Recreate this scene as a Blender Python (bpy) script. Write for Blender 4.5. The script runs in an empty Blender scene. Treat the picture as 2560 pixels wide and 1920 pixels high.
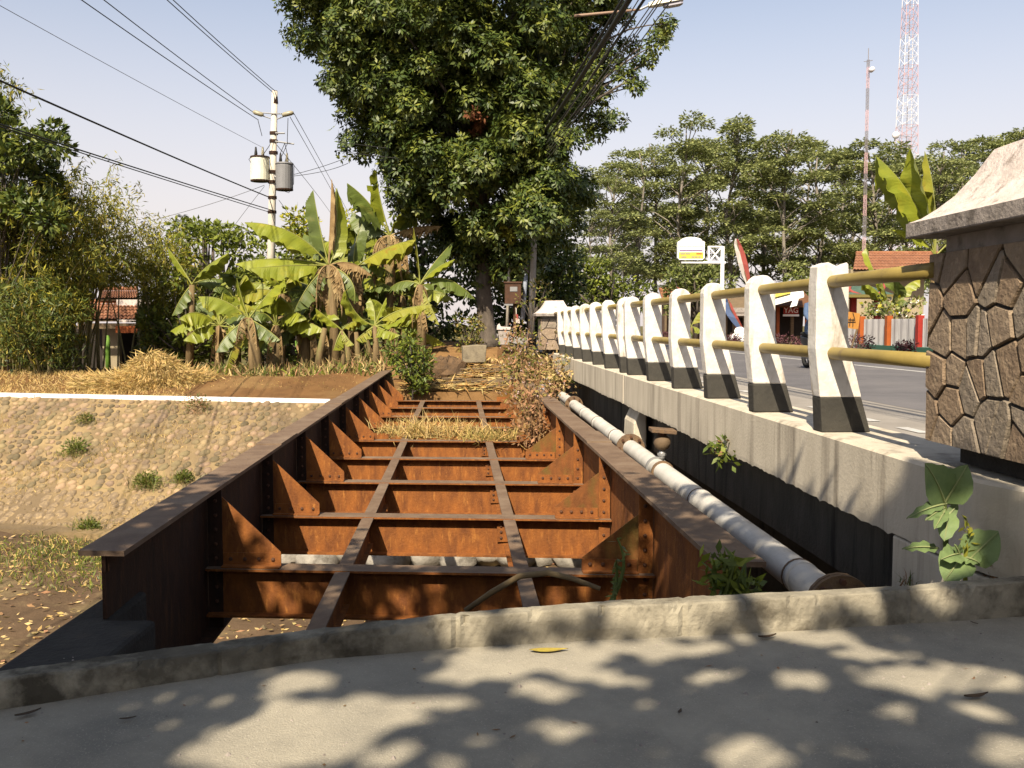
import bpy, math, random
import numpy as np
from mathutils import Vector, Matrix

# ---------------------------------------------------------------- scene, camera, sky, sun
SC = bpy.context.scene
COL = SC.collection
random.seed(7)
RNG = np.random.default_rng(7)

FPX = 2357.0                      # focal length in photograph pixels (2560 wide)
PITCH = math.radians(3.593)
EYE = 1.4
cam_d = bpy.data.cameras.new("camera")
cam_d.sensor_width = 36.0
cam_d.lens = FPX / 2560.0 * 36.0
cam_d.clip_start = 0.05
cam_d.clip_end = 4000.0
cam = bpy.data.objects.new("camera", cam_d)
COL.objects.link(cam)
cam.location = (0, 0, EYE)
cam.rotation_euler = (math.radians(90) - PITCH, 0, 0)
SC.camera = cam

LIGHT = Vector((0.297, 0.95, -1.0)).normalized()       # the way sunlight travels
SUN_EL = math.asin(-LIGHT.z)
SUN_AZ = math.atan2(-LIGHT.x, -LIGHT.y)
world = bpy.data.worlds.new("World")
SC.world = world
world.use_nodes = True
wn = world.node_tree
wn.nodes.clear()
sky = wn.nodes.new("ShaderNodeTexSky")
sky.sky_type = 'NISHITA'
sky.sun_disc = False
sky.sun_elevation = SUN_EL
sky.sun_rotation = SUN_AZ
sky.altitude = 100
sky.air_density = 1.0
sky.dust_density = 2.6
sky.ozone_density = 1.6
bg = wn.nodes.new("ShaderNodeBackground")
bg.inputs[1].default_value = 0.088
wo = wn.nodes.new("ShaderNodeOutputWorld")
hs = wn.nodes.new("ShaderNodeHueSaturation")
hs.inputs['Saturation'].default_value = 0.76
wn.links.new(sky.outputs[0], hs.inputs['Color'])
# warm dust low over the horizon, all the way round
tcw = wn.nodes.new("ShaderNodeTexCoord"); sep = wn.nodes.new("ShaderNodeSeparateXYZ")
mrw = wn.nodes.new("ShaderNodeMapRange"); mrw.inputs[1].default_value = 0.0; mrw.inputs[2].default_value = 0.44
mrw.inputs[3].default_value = 0.85; mrw.inputs[4].default_value = 0.0; mrw.interpolation_type = 'SMOOTHSTEP'
mxw = wn.nodes.new("ShaderNodeMix"); mxw.data_type = 'RGBA'
mxw.inputs[7].default_value = (5.3, 4.65, 4.45, 1)
wn.links.new(tcw.outputs['Generated'], sep.inputs[0]); wn.links.new(sep.outputs[2], mrw.inputs[0])
wn.links.new(mrw.outputs[0], mxw.inputs[0]); wn.links.new(hs.outputs[0], mxw.inputs[6]); wn.links.new(mxw.outputs[2], bg.inputs[0])
wn.links.new(bg.outputs[0], wo.inputs[0])

sun_d = bpy.data.lights.new("sun", 'SUN')
sun_d.energy = 5.0
sun_d.angle = math.radians(0.53)
sun_d.color = (1.0, 0.875, 0.68)
sun = bpy.data.objects.new("sun", sun_d)
COL.objects.link(sun)
sun.rotation_euler = LIGHT.to_track_quat('-Z', 'Y').to_euler()
sun.location = (-6, -22, 22)

vs = SC.view_settings
vs.view_transform = 'Standard'
vs.look = 'None'
vs.exposure = 1.06
vs.gamma = 1.0
vs.use_curve_mapping = False
SC.cycles.max_bounces = 6
SC.cycles.diffuse_bounces = 2
SC.cycles.transparent_max_bounces = 8

# ---------------------------------------------------------------- where things stand
CP, SP = math.cos(PITCH), math.sin(PITCH)
def ray(x, y):
    u, v = (x - 1280) / FPX, (960 - y) / FPX
    return Vector((u, CP + v * SP, -SP + v * CP))
def at(x, y, Y):
    r = ray(x, y); k = Y / r.y
    return Vector((r.x * k, Y, EYE + r.z * k))
def on(x, y, z):
    r = ray(x, y); k = (z - EYE) / r.z
    return Vector((r.x * k, r.y * k, z))
def pix(p):
    d = p[1] * CP - (p[2] - EYE) * SP
    return 1280 + FPX * p[0] / d, 960 - FPX * (p[1] * SP + (p[2] - EYE) * CP) / d

TH = math.atan(0.0564)            # the two bridges run slightly to the left of straight ahead
CT, ST = math.cos(TH), math.sin(TH)
def br(lat, s, z=0.0):
    return Vector((lat * CT - s * ST, lat * ST + s * CT, z))
def unbr(p):
    return p[0] * CT + p[1] * ST, -p[0] * ST + p[1] * CT

def smooth(a, b, x):
    t = min(1.0, max(0.0, (x - a) / (b - a)))
    return t * t * (3 - 2 * t)

# ---------------------------------------------------------------- object helpers
def tag(o, label=None, cat=None, group=None, kind=None):
    if label: o['label'] = label
    if cat: o['category'] = cat
    if group: o['group'] = group
    if kind: o['kind'] = kind
    return o
def thing(name, label, cat, loc=(0, 0, 0), rotz=0.0, group=None):
    o = bpy.data.objects.new(name, None)
    o.empty_display_size = 0.2
    COL.objects.link(o)
    o.location = loc
    o.rotation_euler = (0, 0, rotz)
    return tag(o, label, cat, group)
def link(name, me, parent=None, loc=None, rot=None, scale=None):
    o = bpy.data.objects.new(name, me)
    COL.objects.link(o)
    if parent: o.parent = parent
    if loc is not None: o.location = loc
    if rot is not None: o.rotation_euler = rot
    if scale is not None: o.scale = scale
    return o
CHILD = {}
def copy_tree(o, parent=None):
    c = o.copy(); COL.objects.link(c)
    if parent: c.parent = parent
    for ch in list(o.children): copy_tree(ch, c)
    return c

class MB:
    """collects shapes, then links them as one mesh"""
    def __init__(self): self.v, self.f, self.m = [], [], []
    def add(self, vs, fs, mi=0):
        n = len(self.v)
        self.v += [tuple(p) for p in vs]
        self.f += [tuple(i + n for i in f) for f in fs]
        self.m += [mi] * len(fs)
        return self
    def box(self, a, b, mi=0, mt=None):
        x0, y0, z0 = a; x1, y1, z1 = b
        p = [(x0,y0,z0),(x1,y0,z0),(x1,y1,z0),(x0,y1,z0),(x0,y0,z1),(x1,y0,z1),(x1,y1,z1),(x0,y1,z1)]
        return self.add(p, [(0,3,2,1),(0,1,5,4),(1,2,6,5),(2,3,7,6),(3,0,4,7)], mi).add([p[i] for i in (4,5,6,7)], [(0,1,2,3)], mi if mt is None else mt)
    def prism(self, poly, a, b, axis='y', mi=0):
        """poly: 2D outline; axis y: (x,z) pushed from y=a to y=b; x: (y,z); z: (x,y)"""
        def put(p, t):
            if axis == 'y': return (p[0], t, p[1])
            if axis == 'x': return (t, p[0], p[1])
            return (p[0], p[1], t)
        n = len(poly)
        vs = [put(p, a) for p in poly] + [put(p, b) for p in poly]
        fs = [tuple(range(n)), tuple(range(2*n-1, n-1, -1))]
        fs += [(i, i+n, (i+1) % n + n, (i+1) % n) for i in range(n)]
        return self.add(vs, fs, mi)
    def tube(self, pts, r, n=8, mi=0, cap=True):
        pts = [Vector(p) for p in pts]
        k = len(pts)
        rs = r if isinstance(r, (list, tuple)) else [r] * k
        vs = []
        ref = None
        for i, p in enumerate(pts):
            t = (pts[min(i+1, k-1)] - pts[max(i-1, 0)])
            if t.length < 1e-9: t = Vector((0,0,1))
            t.normalize()
            if ref is None:
                ref = Vector((1,0,0)) if abs(t.x) < 0.8 else Vector((0,1,0))
            a = (ref - t * ref.dot(t)).normalized(); ref = a
            b = t.cross(a)
            for j in range(n):
                an = 2 * math.pi * j / n
                vs.append(p + (a * math.cos(an) + b * math.sin(an)) * rs[i])
        fs = []
        for i in range(k-1):
            for j in range(n):
                fs.append((i*n+j, i*n+(j+1) % n, (i+1)*n+(j+1) % n, (i+1)*n+j))
        if cap:
            fs.append(tuple(range(n-1, -1, -1))); fs.append(tuple((k-1)*n + j for j in range(n)))
        return self.add(vs, fs, mi)
    def dome(self, c, nrm, r, h, mi=0, n=6):
        """a rivet head"""
        nrm = Vector(nrm).normalized(); c = Vector(c)
        a = nrm.orthogonal().normalized(); b = nrm.cross(a)
        vs = []
        for q, hh in ((1, 0), (.75, .7)):
            for j in range(n):
                an = 2*math.pi*j/n
                vs.append(c + (a*math.cos(an)+b*math.sin(an))*r*q + nrm*h*hh)
        vs.append(c + nrm*h)
        fs = [(j, (j+1) % n, n+(j+1) % n, n+j) for j in range(n)] + [(n+j, n+(j+1) % n, 2*n) for j in range(n)]
        return self.add(vs, fs, mi)
    def mesh(self, name, mats, off=(0,0,0), smooth_=False):
        me = bpy.data.meshes.new(name)
        o = Vector(off)
        me.from_pydata([tuple(Vector(p) - o) for p in self.v], [], self.f)
        for m in (mats if isinstance(mats, (list, tuple)) else [mats]): me.materials.append(m)
        me.polygons.foreach_set('material_index', self.m)
        if smooth_: me.polygons.foreach_set('use_smooth', [True] * len(self.f))
        me.update()
        return me
    def build(self, name, mats, parent=None, off=(0,0,0), smooth_=False, bevel=0.0, loc=None, rotz=None):
        o = link(name, self.mesh(name, mats, off, smooth_), parent, loc)
        if rotz is not None: o.rotation_euler = (0, 0, rotz)
        if bevel:
            b = o.modifiers.new('bevel', 'BEVEL'); b.width = bevel; b.segments = 2; b.limit_method = 'ANGLE'; b.angle_limit = 0.6
        return o

def np_mesh(name, V, F, mats, mi=None, smooth_=False):
    """V (n,3), F (m,k) arrays"""
    me = bpy.data.meshes.new(name)
    V = np.ascontiguousarray(V, dtype=np.float32); F = np.ascontiguousarray(F, dtype=np.int32)
    m, k = F.shape
    me.vertices.add(len(V)); me.vertices.foreach_set('co', V.ravel())
    me.loops.add(m*k); me.loops.foreach_set('vertex_index', F.ravel())
    me.polygons.add(m)
    me.polygons.foreach_set('loop_start', np.arange(0, m*k, k, dtype=np.int32))
    me.polygons.foreach_set('loop_total', np.full(m, k, dtype=np.int32))
    for x in (mats if isinstance(mats, (list, tuple)) else [mats]): me.materials.append(x)
    if mi is not None: me.polygons.foreach_set('material_index', np.asarray(mi, dtype=np.int32))
    if smooth_: me.polygons.foreach_set('use_smooth', np.ones(m, dtype=bool))
    me.update(calc_edges=True); me.validate()
    return me

def unit(a): return a / np.maximum(np.linalg.norm(a, axis=-1, keepdims=True), 1e-9)
def rvec(n): return unit(RNG.normal(size=(n, 3)))

def leaf_arrays(pos, axis, nrm, L, W, bend=0.15):
    """kite leaves: base, two sides, tip"""
    axis = unit(axis); side = unit(np.cross(nrm, axis)); up = np.cross(axis, side)
    L = np.broadcast_to(np.asarray(L, float), (len(pos),))[:, None]
    W = np.broadcast_to(np.asarray(W, float), (len(pos),))[:, None]
    mid = pos + axis * L * 0.45
    V = np.stack([pos, mid + side*W*.5 - up*W*bend, pos + axis*L - up*L*bend*.5, mid - side*W*.5 - up*W*bend], 1).reshape(-1, 3)
    F = np.arange(len(pos)*4).reshape(-1, 4)
    return V, F
def leaves(name, pos, axis, nrm, L, W, mats, bend=0.15, mi=None):
    V, F = leaf_arrays(pos, axis, nrm, L, W, bend)
    return np_mesh(name, V, F, mats, mi)

# ---------------------------------------------------------------- materials
MATS = {}
BASE_GAIN, LEAF_GAIN = .58, .84
GAIN = {'broad_weed_leaf': 1.5, 'chalky_white_paint': .74, 'white_coping_paint': .9, 'weathered_cap_concrete': .80, 'cream_tank': .9, 'galvanised_pipe': .85, 'hazed_white_tower_paint': .9, 'sign_white': .9,
        'dark_old_concrete': .46, 'stained_concrete': .86, 'hazed_red_tower_paint': .9, 'pale_road_shoulder': .75, 'grey_asphalt': .85, 'white_blossom': .9, 'pole_concrete': .85, 'river_stone': .7, 'dusty_stone_mortar': .58, 'pillar_stone_buff': 1.4, 'pillar_stone_grey': 1.45, 'pillar_stone_brown': 1.4, 'path_concrete': .80, 'kerb_concrete': .80, 'clay_roof_tile': .8}
def M(name, c1, c2=None, scale=6.0, c3=None, scale3=1.2, cut3=(.5, .62), stretch=(1,1,1), stretch3=(1,1,1), rough=.85, metal=0.0, spec=.3,
      bump=0.0, bump_scale=None, ramp=(.35, .65), island=0.0, trans=0.0, speck=None, detail=7.0, moss_shade=None):
    if name in MATS: return MATS[name]
    g = GAIN.get(name, LEAF_GAIN if ('leaf' in name or name in ('bamboo_culm','dry_straw','pale_dry_grass','withered_weed')) else BASE_GAIN)
    c1 = tuple(v*g for v in c1); c2 = tuple(v*g for v in c2) if c2 else None; c3 = tuple(v*g for v in c3) if c3 else None
    if speck: speck = (tuple(v*g for v in speck[0]), *speck[1:])
    m = bpy.data.materials.new(name); m.use_nodes = True
    nt = m.node_tree; nt.nodes.clear(); N = nt.nodes.new; Lk = nt.links.new
    out = N('ShaderNodeOutputMaterial'); bs = N('ShaderNodeBsdfPrincipled')
    bs.inputs['Roughness'].default_value = rough
    bs.inputs['Metallic'].default_value = metal
    bs.inputs['Specular IOR Level'].default_value = spec
    tc = N('ShaderNodeTexCoord')
    def noise(sc, st, det=detail):
        mp = N('ShaderNodeMapping'); mp.inputs['Scale'].default_value = st
        Lk(tc.outputs['Object'], mp.inputs['Vector'])
        n = N('ShaderNodeTexNoise'); n.inputs['Scale'].default_value = sc; n.inputs['Detail'].default_value = det; n.inputs['Roughness'].default_value = .62
        Lk(mp.outputs[0], n.inputs['Vector']); return n.outputs['Fac']
    def remap(sock, a, b):
        r = N('ShaderNodeMapRange'); r.inputs[1].default_value = a; r.inputs[2].default_value = b; r.clamp = True
        Lk(sock, r.inputs[0]); return r.outputs[0]
    def mix(f, a, b):
        x = N('ShaderNodeMix'); x.data_type = 'RGBA'
        if hasattr(f, 'default_value') and not isinstance(f, float): Lk(f, x.inputs[0])
        else: x.inputs[0].default_value = f
        for s, i in ((a, 6), (b, 7)):
            if isinstance(s, tuple): x.inputs[i].default_value = (*s, 1)
            else: Lk(s, x.inputs[i])
        return x.outputs[2]
    col = c1
    if c2: col = mix(remap(noise(scale, stretch), *ramp), c1, c2)
    if c3: col = mix(remap(noise(scale3, stretch3), *cut3), col, c3)
    if speck: col = mix(remap(noise(speck[1], (1,1,1), 3.0), speck[2], speck[2] + .06), col, speck[0])
    if moss_shade:                                              # dark moss stain plus painted-in shade on one stretch of the thing
        sx = N('ShaderNodeSeparateXYZ'); Lk(tc.outputs['Object'], sx.inputs[0])
        r = N('ShaderNodeMapRange'); r.inputs[1].default_value = moss_shade[1]; r.inputs[2].default_value = moss_shade[2]; r.inputs[3].default_value = .95; r.inputs[4].default_value = .1
        Lk(sx.outputs[0], r.inputs[0])
        mu = N('ShaderNodeMath'); mu.operation = 'MULTIPLY'; Lk(r.outputs[0], mu.inputs[0]); Lk(remap(noise(5.0, (1,1,1)), .36, .56), mu.inputs[1])
        col = mix(mu.outputs[0], col, moss_shade[0])
    if island:
        g = N('ShaderNodeNewGeometry'); h = N('ShaderNodeHueSaturation')
        r1 = N('ShaderNodeMapRange'); r1.inputs[3].default_value = 1 - island; r1.inputs[4].default_value = 1 + island
        Lk(g.outputs['Random Per Island'], r1.inputs[0]); Lk(r1.outputs[0], h.inputs['Value'])
        r2 = N('ShaderNodeMapRange'); r2.inputs[3].default_value = .5 + island*.05; r2.inputs[4].default_value = .5 - island*.05
        Lk(g.outputs['Random Per Island'], r2.inputs[0]); Lk(r2.outputs[0], h.inputs['Hue'])
        if isinstance(col, tuple): h.inputs['Color'].default_value = (*col, 1)
        else: Lk(col, h.inputs['Color'])
        col = h.outputs[0]
    if isinstance(col, tuple): bs.inputs['Base Color'].default_value = (*col, 1)
    else: Lk(col, bs.inputs['Base Color'])
    if bump:
        b = N('ShaderNodeBump'); b.inputs['Strength'].default_value = min(1.0, bump); b.inputs['Distance'].default_value = .02 * max(1.0, bump)
        Lk(noise(bump_scale or scale * 3, (1,1,1)), b.inputs['Height']); Lk(b.outputs[0], bs.inputs['Normal'])
    if trans:
        t = N('ShaderNodeBsdfTranslucent'); ms = N('ShaderNodeMixShader'); ms.inputs[0].default_value = trans
        if isinstance(col, tuple): t.inputs[0].default_value = (*[min(1, c*1.3) for c in col], 1)
        else: Lk(col, t.inputs[0])
        Lk(bs.outputs[0], ms.inputs[1]); Lk(t.outputs[0], ms.inputs[2]); Lk(ms.outputs[0], out.inputs[0])
    else: Lk(bs.outputs[0], out.inputs[0])
    MATS[name] = m
    return m

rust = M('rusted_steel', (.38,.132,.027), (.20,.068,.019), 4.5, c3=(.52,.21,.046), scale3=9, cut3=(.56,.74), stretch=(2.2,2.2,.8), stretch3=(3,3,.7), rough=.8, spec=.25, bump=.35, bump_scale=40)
rust_dark_shade = M('dark_and_shaded_rust', (.062,.027,.013), (.028,.015,.009), 5, c3=(.11,.048,.019), scale3=6, cut3=(.55,.72), stretch=(2,2,.6), stretch3=(3,3,.5), rough=.8, spec=.25, bump=.3, bump_scale=40)  # dark rust; also carries the shade on the left girder's inner face
rust_moss = M('mossy_rust', (.30,.105,.026), (.18,.066,.018), 5, c3=(.165,.125,.024), scale3=3.2, cut3=(.44,.74), stretch=(2,2,1), stretch3=(2,2,.9), rough=.8, spec=.25, bump=.3, bump_scale=40)
flange_m = M('dusty_flange_steel', (.25,.168,.108), (.175,.112,.072), 7, c3=(.30,.215,.145), scale3=2.2, cut3=(.5,.7), rough=.75, spec=.3, bump=.25, bump_scale=60)
rivet_m = M('rivet_steel', (.085,.038,.020), (.150,.062,.028), 25, rough=.7)
conc_path = M('path_concrete', (.42,.38,.30), (.33,.30,.24), 4, c3=(.23,.215,.18), scale3=1.3, cut3=(.48,.70), rough=.93, spec=.2, bump=.5, bump_scale=150, speck=((.47,.43,.35), 170, .60))
conc_kerb = M('kerb_concrete', (.40,.36,.275), (.24,.215,.165), 5.5, c3=(.115,.10,.075), scale3=4.2, cut3=(.53,.66), rough=.95, spec=.15, bump=.5, bump_scale=40, moss_shade=((.035,.030,.022), -1.7, .3))  # dark stretch mixes moss with painted-in shade
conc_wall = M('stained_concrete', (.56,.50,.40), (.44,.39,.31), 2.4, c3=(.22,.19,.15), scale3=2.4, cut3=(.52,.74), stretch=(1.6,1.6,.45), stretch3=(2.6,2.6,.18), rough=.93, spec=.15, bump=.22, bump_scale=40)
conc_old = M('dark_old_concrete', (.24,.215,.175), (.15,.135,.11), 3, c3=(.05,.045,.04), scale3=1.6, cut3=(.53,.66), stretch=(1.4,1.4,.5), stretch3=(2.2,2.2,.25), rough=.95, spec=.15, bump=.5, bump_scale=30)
conc_black = M('black_and_shaded_concrete', (.055,.05,.042), (.035,.032,.028), 6, rough=.95, bump=.5, bump_scale=30)  # black bearing block; on the pillar plinths it paints in shade
conc_cap = M('weathered_cap_concrete', (.66,.58,.54), (.54,.47,.43), 7, c3=(.33,.275,.24), scale3=11, cut3=(.55,.68), rough=.92, spec=.15, bump=.6, bump_scale=30)
conc_side = M('grey_cap_edge', (.50,.44,.40), (.36,.315,.28), 9, c3=(.19,.165,.145), scale3=7, cut3=(.54,.68), rough=.93, spec=.15, bump=.5, bump_scale=35)
white_p = M('chalky_white_paint', (.82,.78,.72), (.66,.61,.54), 8, c3=(.30,.24,.17), scale3=5.0, cut3=(.56,.76), stretch3=(1.6,1.6,.5), rough=.85, spec=.2, bump=.3, bump_scale=30)
black_p = M('worn_black_paint', (.080,.074,.062), (.060,.056,.048), 8, c3=(.14,.125,.10), scale3=7, cut3=(.6,.74), rough=.85, spec=.2, bump=.3, bump_scale=30)
yellow_p = M('olive_yellow_paint', (.42,.31,.080), (.34,.25,.065), 5, c3=(.20,.13,.06), scale3=5, cut3=(.60,.72), rough=.5, spec=.4)
galv = M('galvanised_pipe', (.56,.54,.50), (.45,.43,.39), 4, c3=(.34,.30,.24), scale3=6, cut3=(.6,.75), rough=.55, spec=.4, bump=.15, bump_scale=40)
pipe_rust = M('pipe_collar_rust', (.16,.105,.07), (.26,.16,.08), 20, rough=.85, bump=.4, bump_scale=60)
coping_p = M('white_coping_paint', (.80,.77,.74), (.68,.64,.58), 3, rough=.85)
asphalt = M('grey_asphalt', (.125,.118,.122), (.098,.093,.097), 2.0, c3=(.15,.14,.14), scale3=.35, cut3=(.5,.7), rough=.9, spec=.25, bump=.4, bump_scale=120)
shoulder_m = M('pale_road_shoulder', (.33,.30,.265), (.26,.235,.205), 1.5, rough=.92, spec=.2, bump=.3, bump_scale=80)
road_white = M('road_paint_white', (.72,.70,.66), (.5,.48,.45), 9, rough=.8)
soil = M('brown_soil', (.235,.125,.050), (.165,.088,.038), 1.6, c3=(.30,.185,.080), scale3=.5, cut3=(.48,.68), rough=.97, spec=.1, bump=1.0, bump_scale=9)
soil_path = M('trodden_earth', (.36,.205,.085), (.27,.15,.06), 2.5, rough=.97, spec=.1, bump=.8, bump_scale=12)
bed_m = M('stream_bed_earth', (.18,.118,.070), (.125,.083,.050), 1.8, c3=(.30,.225,.115), scale3=.8, cut3=(.50,.66), rough=.97, spec=.1, bump=1.0, bump_scale=14)
far_ground = M('far_ground_grass', (.12,.115,.04), (.18,.14,.06), .4, rough=1.0, spec=.1)
mortar_m = M('dusty_stone_mortar', (.42,.305,.155), (.31,.22,.115), 2.2, c3=(.22,.16,.095), scale3=.45, cut3=(.42,.60), rough=.97, spec=.1, bump=1.0, bump_scale=14)
stone_m = M('river_stone', (.24,.175,.105), (.16,.122,.080), 6, c3=(.38,.28,.15), scale3=1.1, cut3=(.46,.64), rough=.92, spec=.2, island=.34, bump=.4, bump_scale=25)
pillar_m = [M('pillar_stone_%s' % n, a, b, 9, c3=c, scale3=16, cut3=(.55,.7), rough=.88, spec=.25, bump=1.1, bump_scale=28) for n, a, b, c in (
    ('buff', (.195,.148,.102), (.14,.105,.075), (.24,.185,.128)), ('grey', (.165,.135,.105), (.115,.095,.072), (.225,.18,.13)), ('brown', (.172,.125,.082), (.12,.085,.058), (.22,.165,.112)))]
mortar_dark = M('dark_pillar_mortar', (.095,.082,.070), (.055,.047,.040), 12, rough=.95, bump=.8, bump_scale=40)
conc_tan = M('tan_concrete', (.36,.30,.20), (.27,.225,.155), 5, c3=(.17,.14,.10), scale3=6, cut3=(.55,.7), rough=.95, bump=.6, bump_scale=30)
boulder_m = M('pale_boulder', (.46,.42,.36), (.26,.235,.20), 3.5, c3=(.12,.105,.085), scale3=3, cut3=(.55,.68), rough=.9, bump=.8, bump_scale=10)

# leaves
lf_dark = M('dark_tree_leaf', (.064,.096,.014), (.045,.070,.013), 3, island=.38, trans=.12, rough=.5, spec=.4)
lf_olive = M('olive_tree_leaf', (.140,.165,.021), (.098,.122,.018), 3, island=.36, trans=.14, rough=.5, spec=.4)
lf_rusty = M('dead_leaf', (.20,.075,.025), (.12,.05,.02), 3, island=.3, trans=.2, rough=.8)
lf_young = M('young_yellow_leaf', (.22,.22,.025), None, island=.25, trans=.3, rough=.6)
lf_sengon = M('feathery_leaf', (.275,.30,.105), (.20,.23,.085), .8, island=.34, trans=.3, rough=.7)
lf_bamboo = M('bamboo_leaf', (.31,.27,.030), (.150,.150,.022), .9, c3=(.40,.27,.045), scale3=.55, cut3=(.56,.70), island=.35, trans=.28, rough=.65)
lf_bright = M('bright_green_leaf', (.205,.245,.026), (.145,.180,.024), 1.2, island=.30, trans=.3, rough=.55)
lf_yellow = M('yellow_green_leaf', (.40,.37,.022), (.28,.28,.02), 1.2, island=.3, trans=.32, rough=.6)
lf_bush = M('bush_leaf', (.118,.146,.022), (.080,.102,.018), 1.5, island=.35, trans=.22, rough=.6)
lf_banana = M('banana_leaf_green', (.28,.305,.028), (.20,.235,.025), 1.6, c3=(.40,.36,.035), scale3=1.1, cut3=(.55,.75), trans=.34, rough=.42, spec=.45, bump=.2, bump_scale=30)
lf_banana_d = M('banana_leaf_dark', (.125,.165,.030), (.09,.12,.026), 1.6, c3=(.20,.17,.035), scale3=1.5, cut3=(.58,.75), trans=.28, rough=.45, spec=.45)
lf_banana_y = M('banana_leaf_yellowing', (.32,.30,.030), (.22,.235,.028), 2, c3=(.30,.15,.03), scale3=2.6, cut3=(.58,.72), trans=.34, rough=.5)
lf_banana_dry = M('banana_leaf_dry', (.32,.215,.095), (.20,.125,.055), 3, c3=(.48,.36,.18), scale3=2, cut3=(.5,.7), trans=.2, rough=.9)
rib_m = M('banana_midrib', (.32,.33,.07), None, rough=.5, trans=.1)
stem_m = M('banana_stem', (.27,.185,.085), (.17,.115,.05), 3, c3=(.20,.20,.06), scale3=1.4, cut3=(.52,.7), stretch=(4,4,.5), stretch3=(2,2,.5), rough=.8, bump=.4, bump_scale=20)
bark = M('grey_brown_bark', (.19,.155,.125), (.11,.09,.072), 4, stretch=(2,2,.7), rough=.95, bump=1.0, bump_scale=16)
bark_dark = M('dark_limb_bark', (.085,.066,.050), (.055,.043,.035), 4, rough=.95)
bark_pale = M('pale_trunk_bark', (.34,.30,.25), (.24,.205,.17), 2, stretch=(1,1,.4), rough=.9)
culm_m = M('bamboo_culm', (.22,.19,.075), (.30,.25,.11), 2, stretch=(1,1,.4), rough=.6)
straw_m = M('dry_straw', (.60,.43,.15), (.44,.30,.10), .8, island=.28, trans=.25, rough=.85)
straw_pale = M('pale_dry_grass', (.64,.48,.21), (.46,.33,.14), 1.5, island=.28, trans=.25, rough=.85)
weed_dry = M('withered_weed', (.34,.20,.095), (.20,.11,.055), 4, island=.3, trans=.15, rough=.9)
weed_yel = M('fading_weed_leaf', (.30,.24,.070), (.20,.165,.045), 4, island=.3, trans=.25, rough=.8)
weed_grn = M('roadside_weed_leaf', (.13,.17,.035), (.09,.125,.03), 6, island=.3, trans=.28, rough=.5)
petal_m = M('pink_white_flower', (.55,.36,.34), (.62,.5,.45), 5, rough=.8)
maroon_m = M('maroon_hedge_leaf', (.12,.045,.050), (.085,.03,.034), 4, island=.35, trans=.15, rough=.7)
white_pet = M('white_blossom', (.8,.76,.68), None, rough=.8)
tobacco_m = M('broad_weed_leaf', (.105,.145,.055), (.075,.11,.045), 9, trans=.22, rough=.55, bump=.3, bump_scale=20)
vein_m = M('pale_leaf_vein', (.24,.27,.12), None, rough=.6)
# built things
roof_tile = M('clay_roof_tile', (.34,.15,.075), (.21,.085,.045), 2.5, c3=(.42,.22,.13), scale3=5, cut3=(.55,.7), rough=.9)
board_m = M('brown_board', (.22,.10,.045), (.14,.065,.03), 3, stretch=(1,1,6), rough=.85)
orange_p = M('orange_paint', (.52,.13,.025), (.42,.10,.02), 5, rough=.6)
red_p = M('red_paint', (.50,.045,.03), (.40,.035,.025), 5, rough=.6)
green_p = M('green_paint', (.22,.42,.055), (.17,.34,.05), 4, rough=.7)
teal_p = M('teal_paint', (.06,.18,.13), None, rough=.7)
cream_p = M('cream_wall', (.50,.42,.28), (.40,.33,.21), 2, rough=.9)
brown_wall = M('brown_wall', (.22,.125,.075), (.16,.09,.055), 2, rough=.9)
panel_m = M('white_zinc_panel', (.60,.59,.60), (.50,.49,.50), 1.5, rough=.5)
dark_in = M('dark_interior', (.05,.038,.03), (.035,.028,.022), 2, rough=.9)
wood_m = M('grey_wood', (.25,.175,.10), (.17,.12,.07), 5, stretch=(1,1,6), rough=.85)
sign_white = M('sign_white', (.80,.80,.78), None, rough=.5)
sign_yellow = M('sign_yellow', (.78,.66,.10), None, rough=.5)
sign_purple = M('sign_purple', (.25,.10,.30), None, rough=.5)
sign_orange = M('sign_orange', (.60,.28,.055), (.52,.23,.045), 3, rough=.6)
flag_red = M('flag_red', (.46,.10,.08), None, rough=.8, trans=.2)
flag_white = M('flag_white', (.75,.68,.62), None, rough=.8, trans=.2)
flag_blue = M('flag_blue', (.13,.19,.36), None, rough=.8, trans=.2)
pole_conc = M('pole_concrete', (.56,.52,.44), (.46,.42,.35), 3, rough=.9)
steel_grey = M('grey_steel', (.42,.42,.42), (.34,.34,.34), 4, rough=.45, metal=.3)
tank_cream = M('cream_tank', (.72,.70,.56), (.62,.6,.47), 2, rough=.5)
tank_grey = M('grey_tank', (.30,.30,.31), (.24,.24,.25), 2, rough=.55)
black_c = M('black_cable', (.018,.017,.016), None, rough=.6)
grey_c = M('grey_cable', (.13,.125,.12), None, rough=.6)
insul_m = M('insulator_ceramic', (.42,.38,.26), None, rough=.35)
rusty_box = M('rusty_box', (.12,.055,.03), (.075,.038,.022), 6, rough=.85)
blue_white = M('pale_blue_paint', (.42,.47,.58), (.34,.38,.46), 5, rough=.7)
pinkish = M('hazed_red_tower_paint', (.48,.32,.33), None, rough=.7)  # red paled to put distance haze into the colour
tower_white = M('hazed_white_tower_paint', (.62,.60,.62), None, rough=.7)  # white toned down for the same painted-in haze
tower_grey = M('tower_steel', (.30,.27,.28), None, rough=.6)
skin_m = M('skin', (.30,.16,.10), None, rough=.6)
jacket_m = M('blue_jacket', (.11,.17,.30), (.08,.13,.24), 8, rough=.85)
trouser_m = M('dark_trousers', (.035,.035,.045), None, rough=.9)
tyre_m = M('tyre', (.02,.02,.02), None, rough=.8)
bike_m = M('dark_bike_paint', (.04,.04,.05), None, rough=.3, spec=.6)

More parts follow.
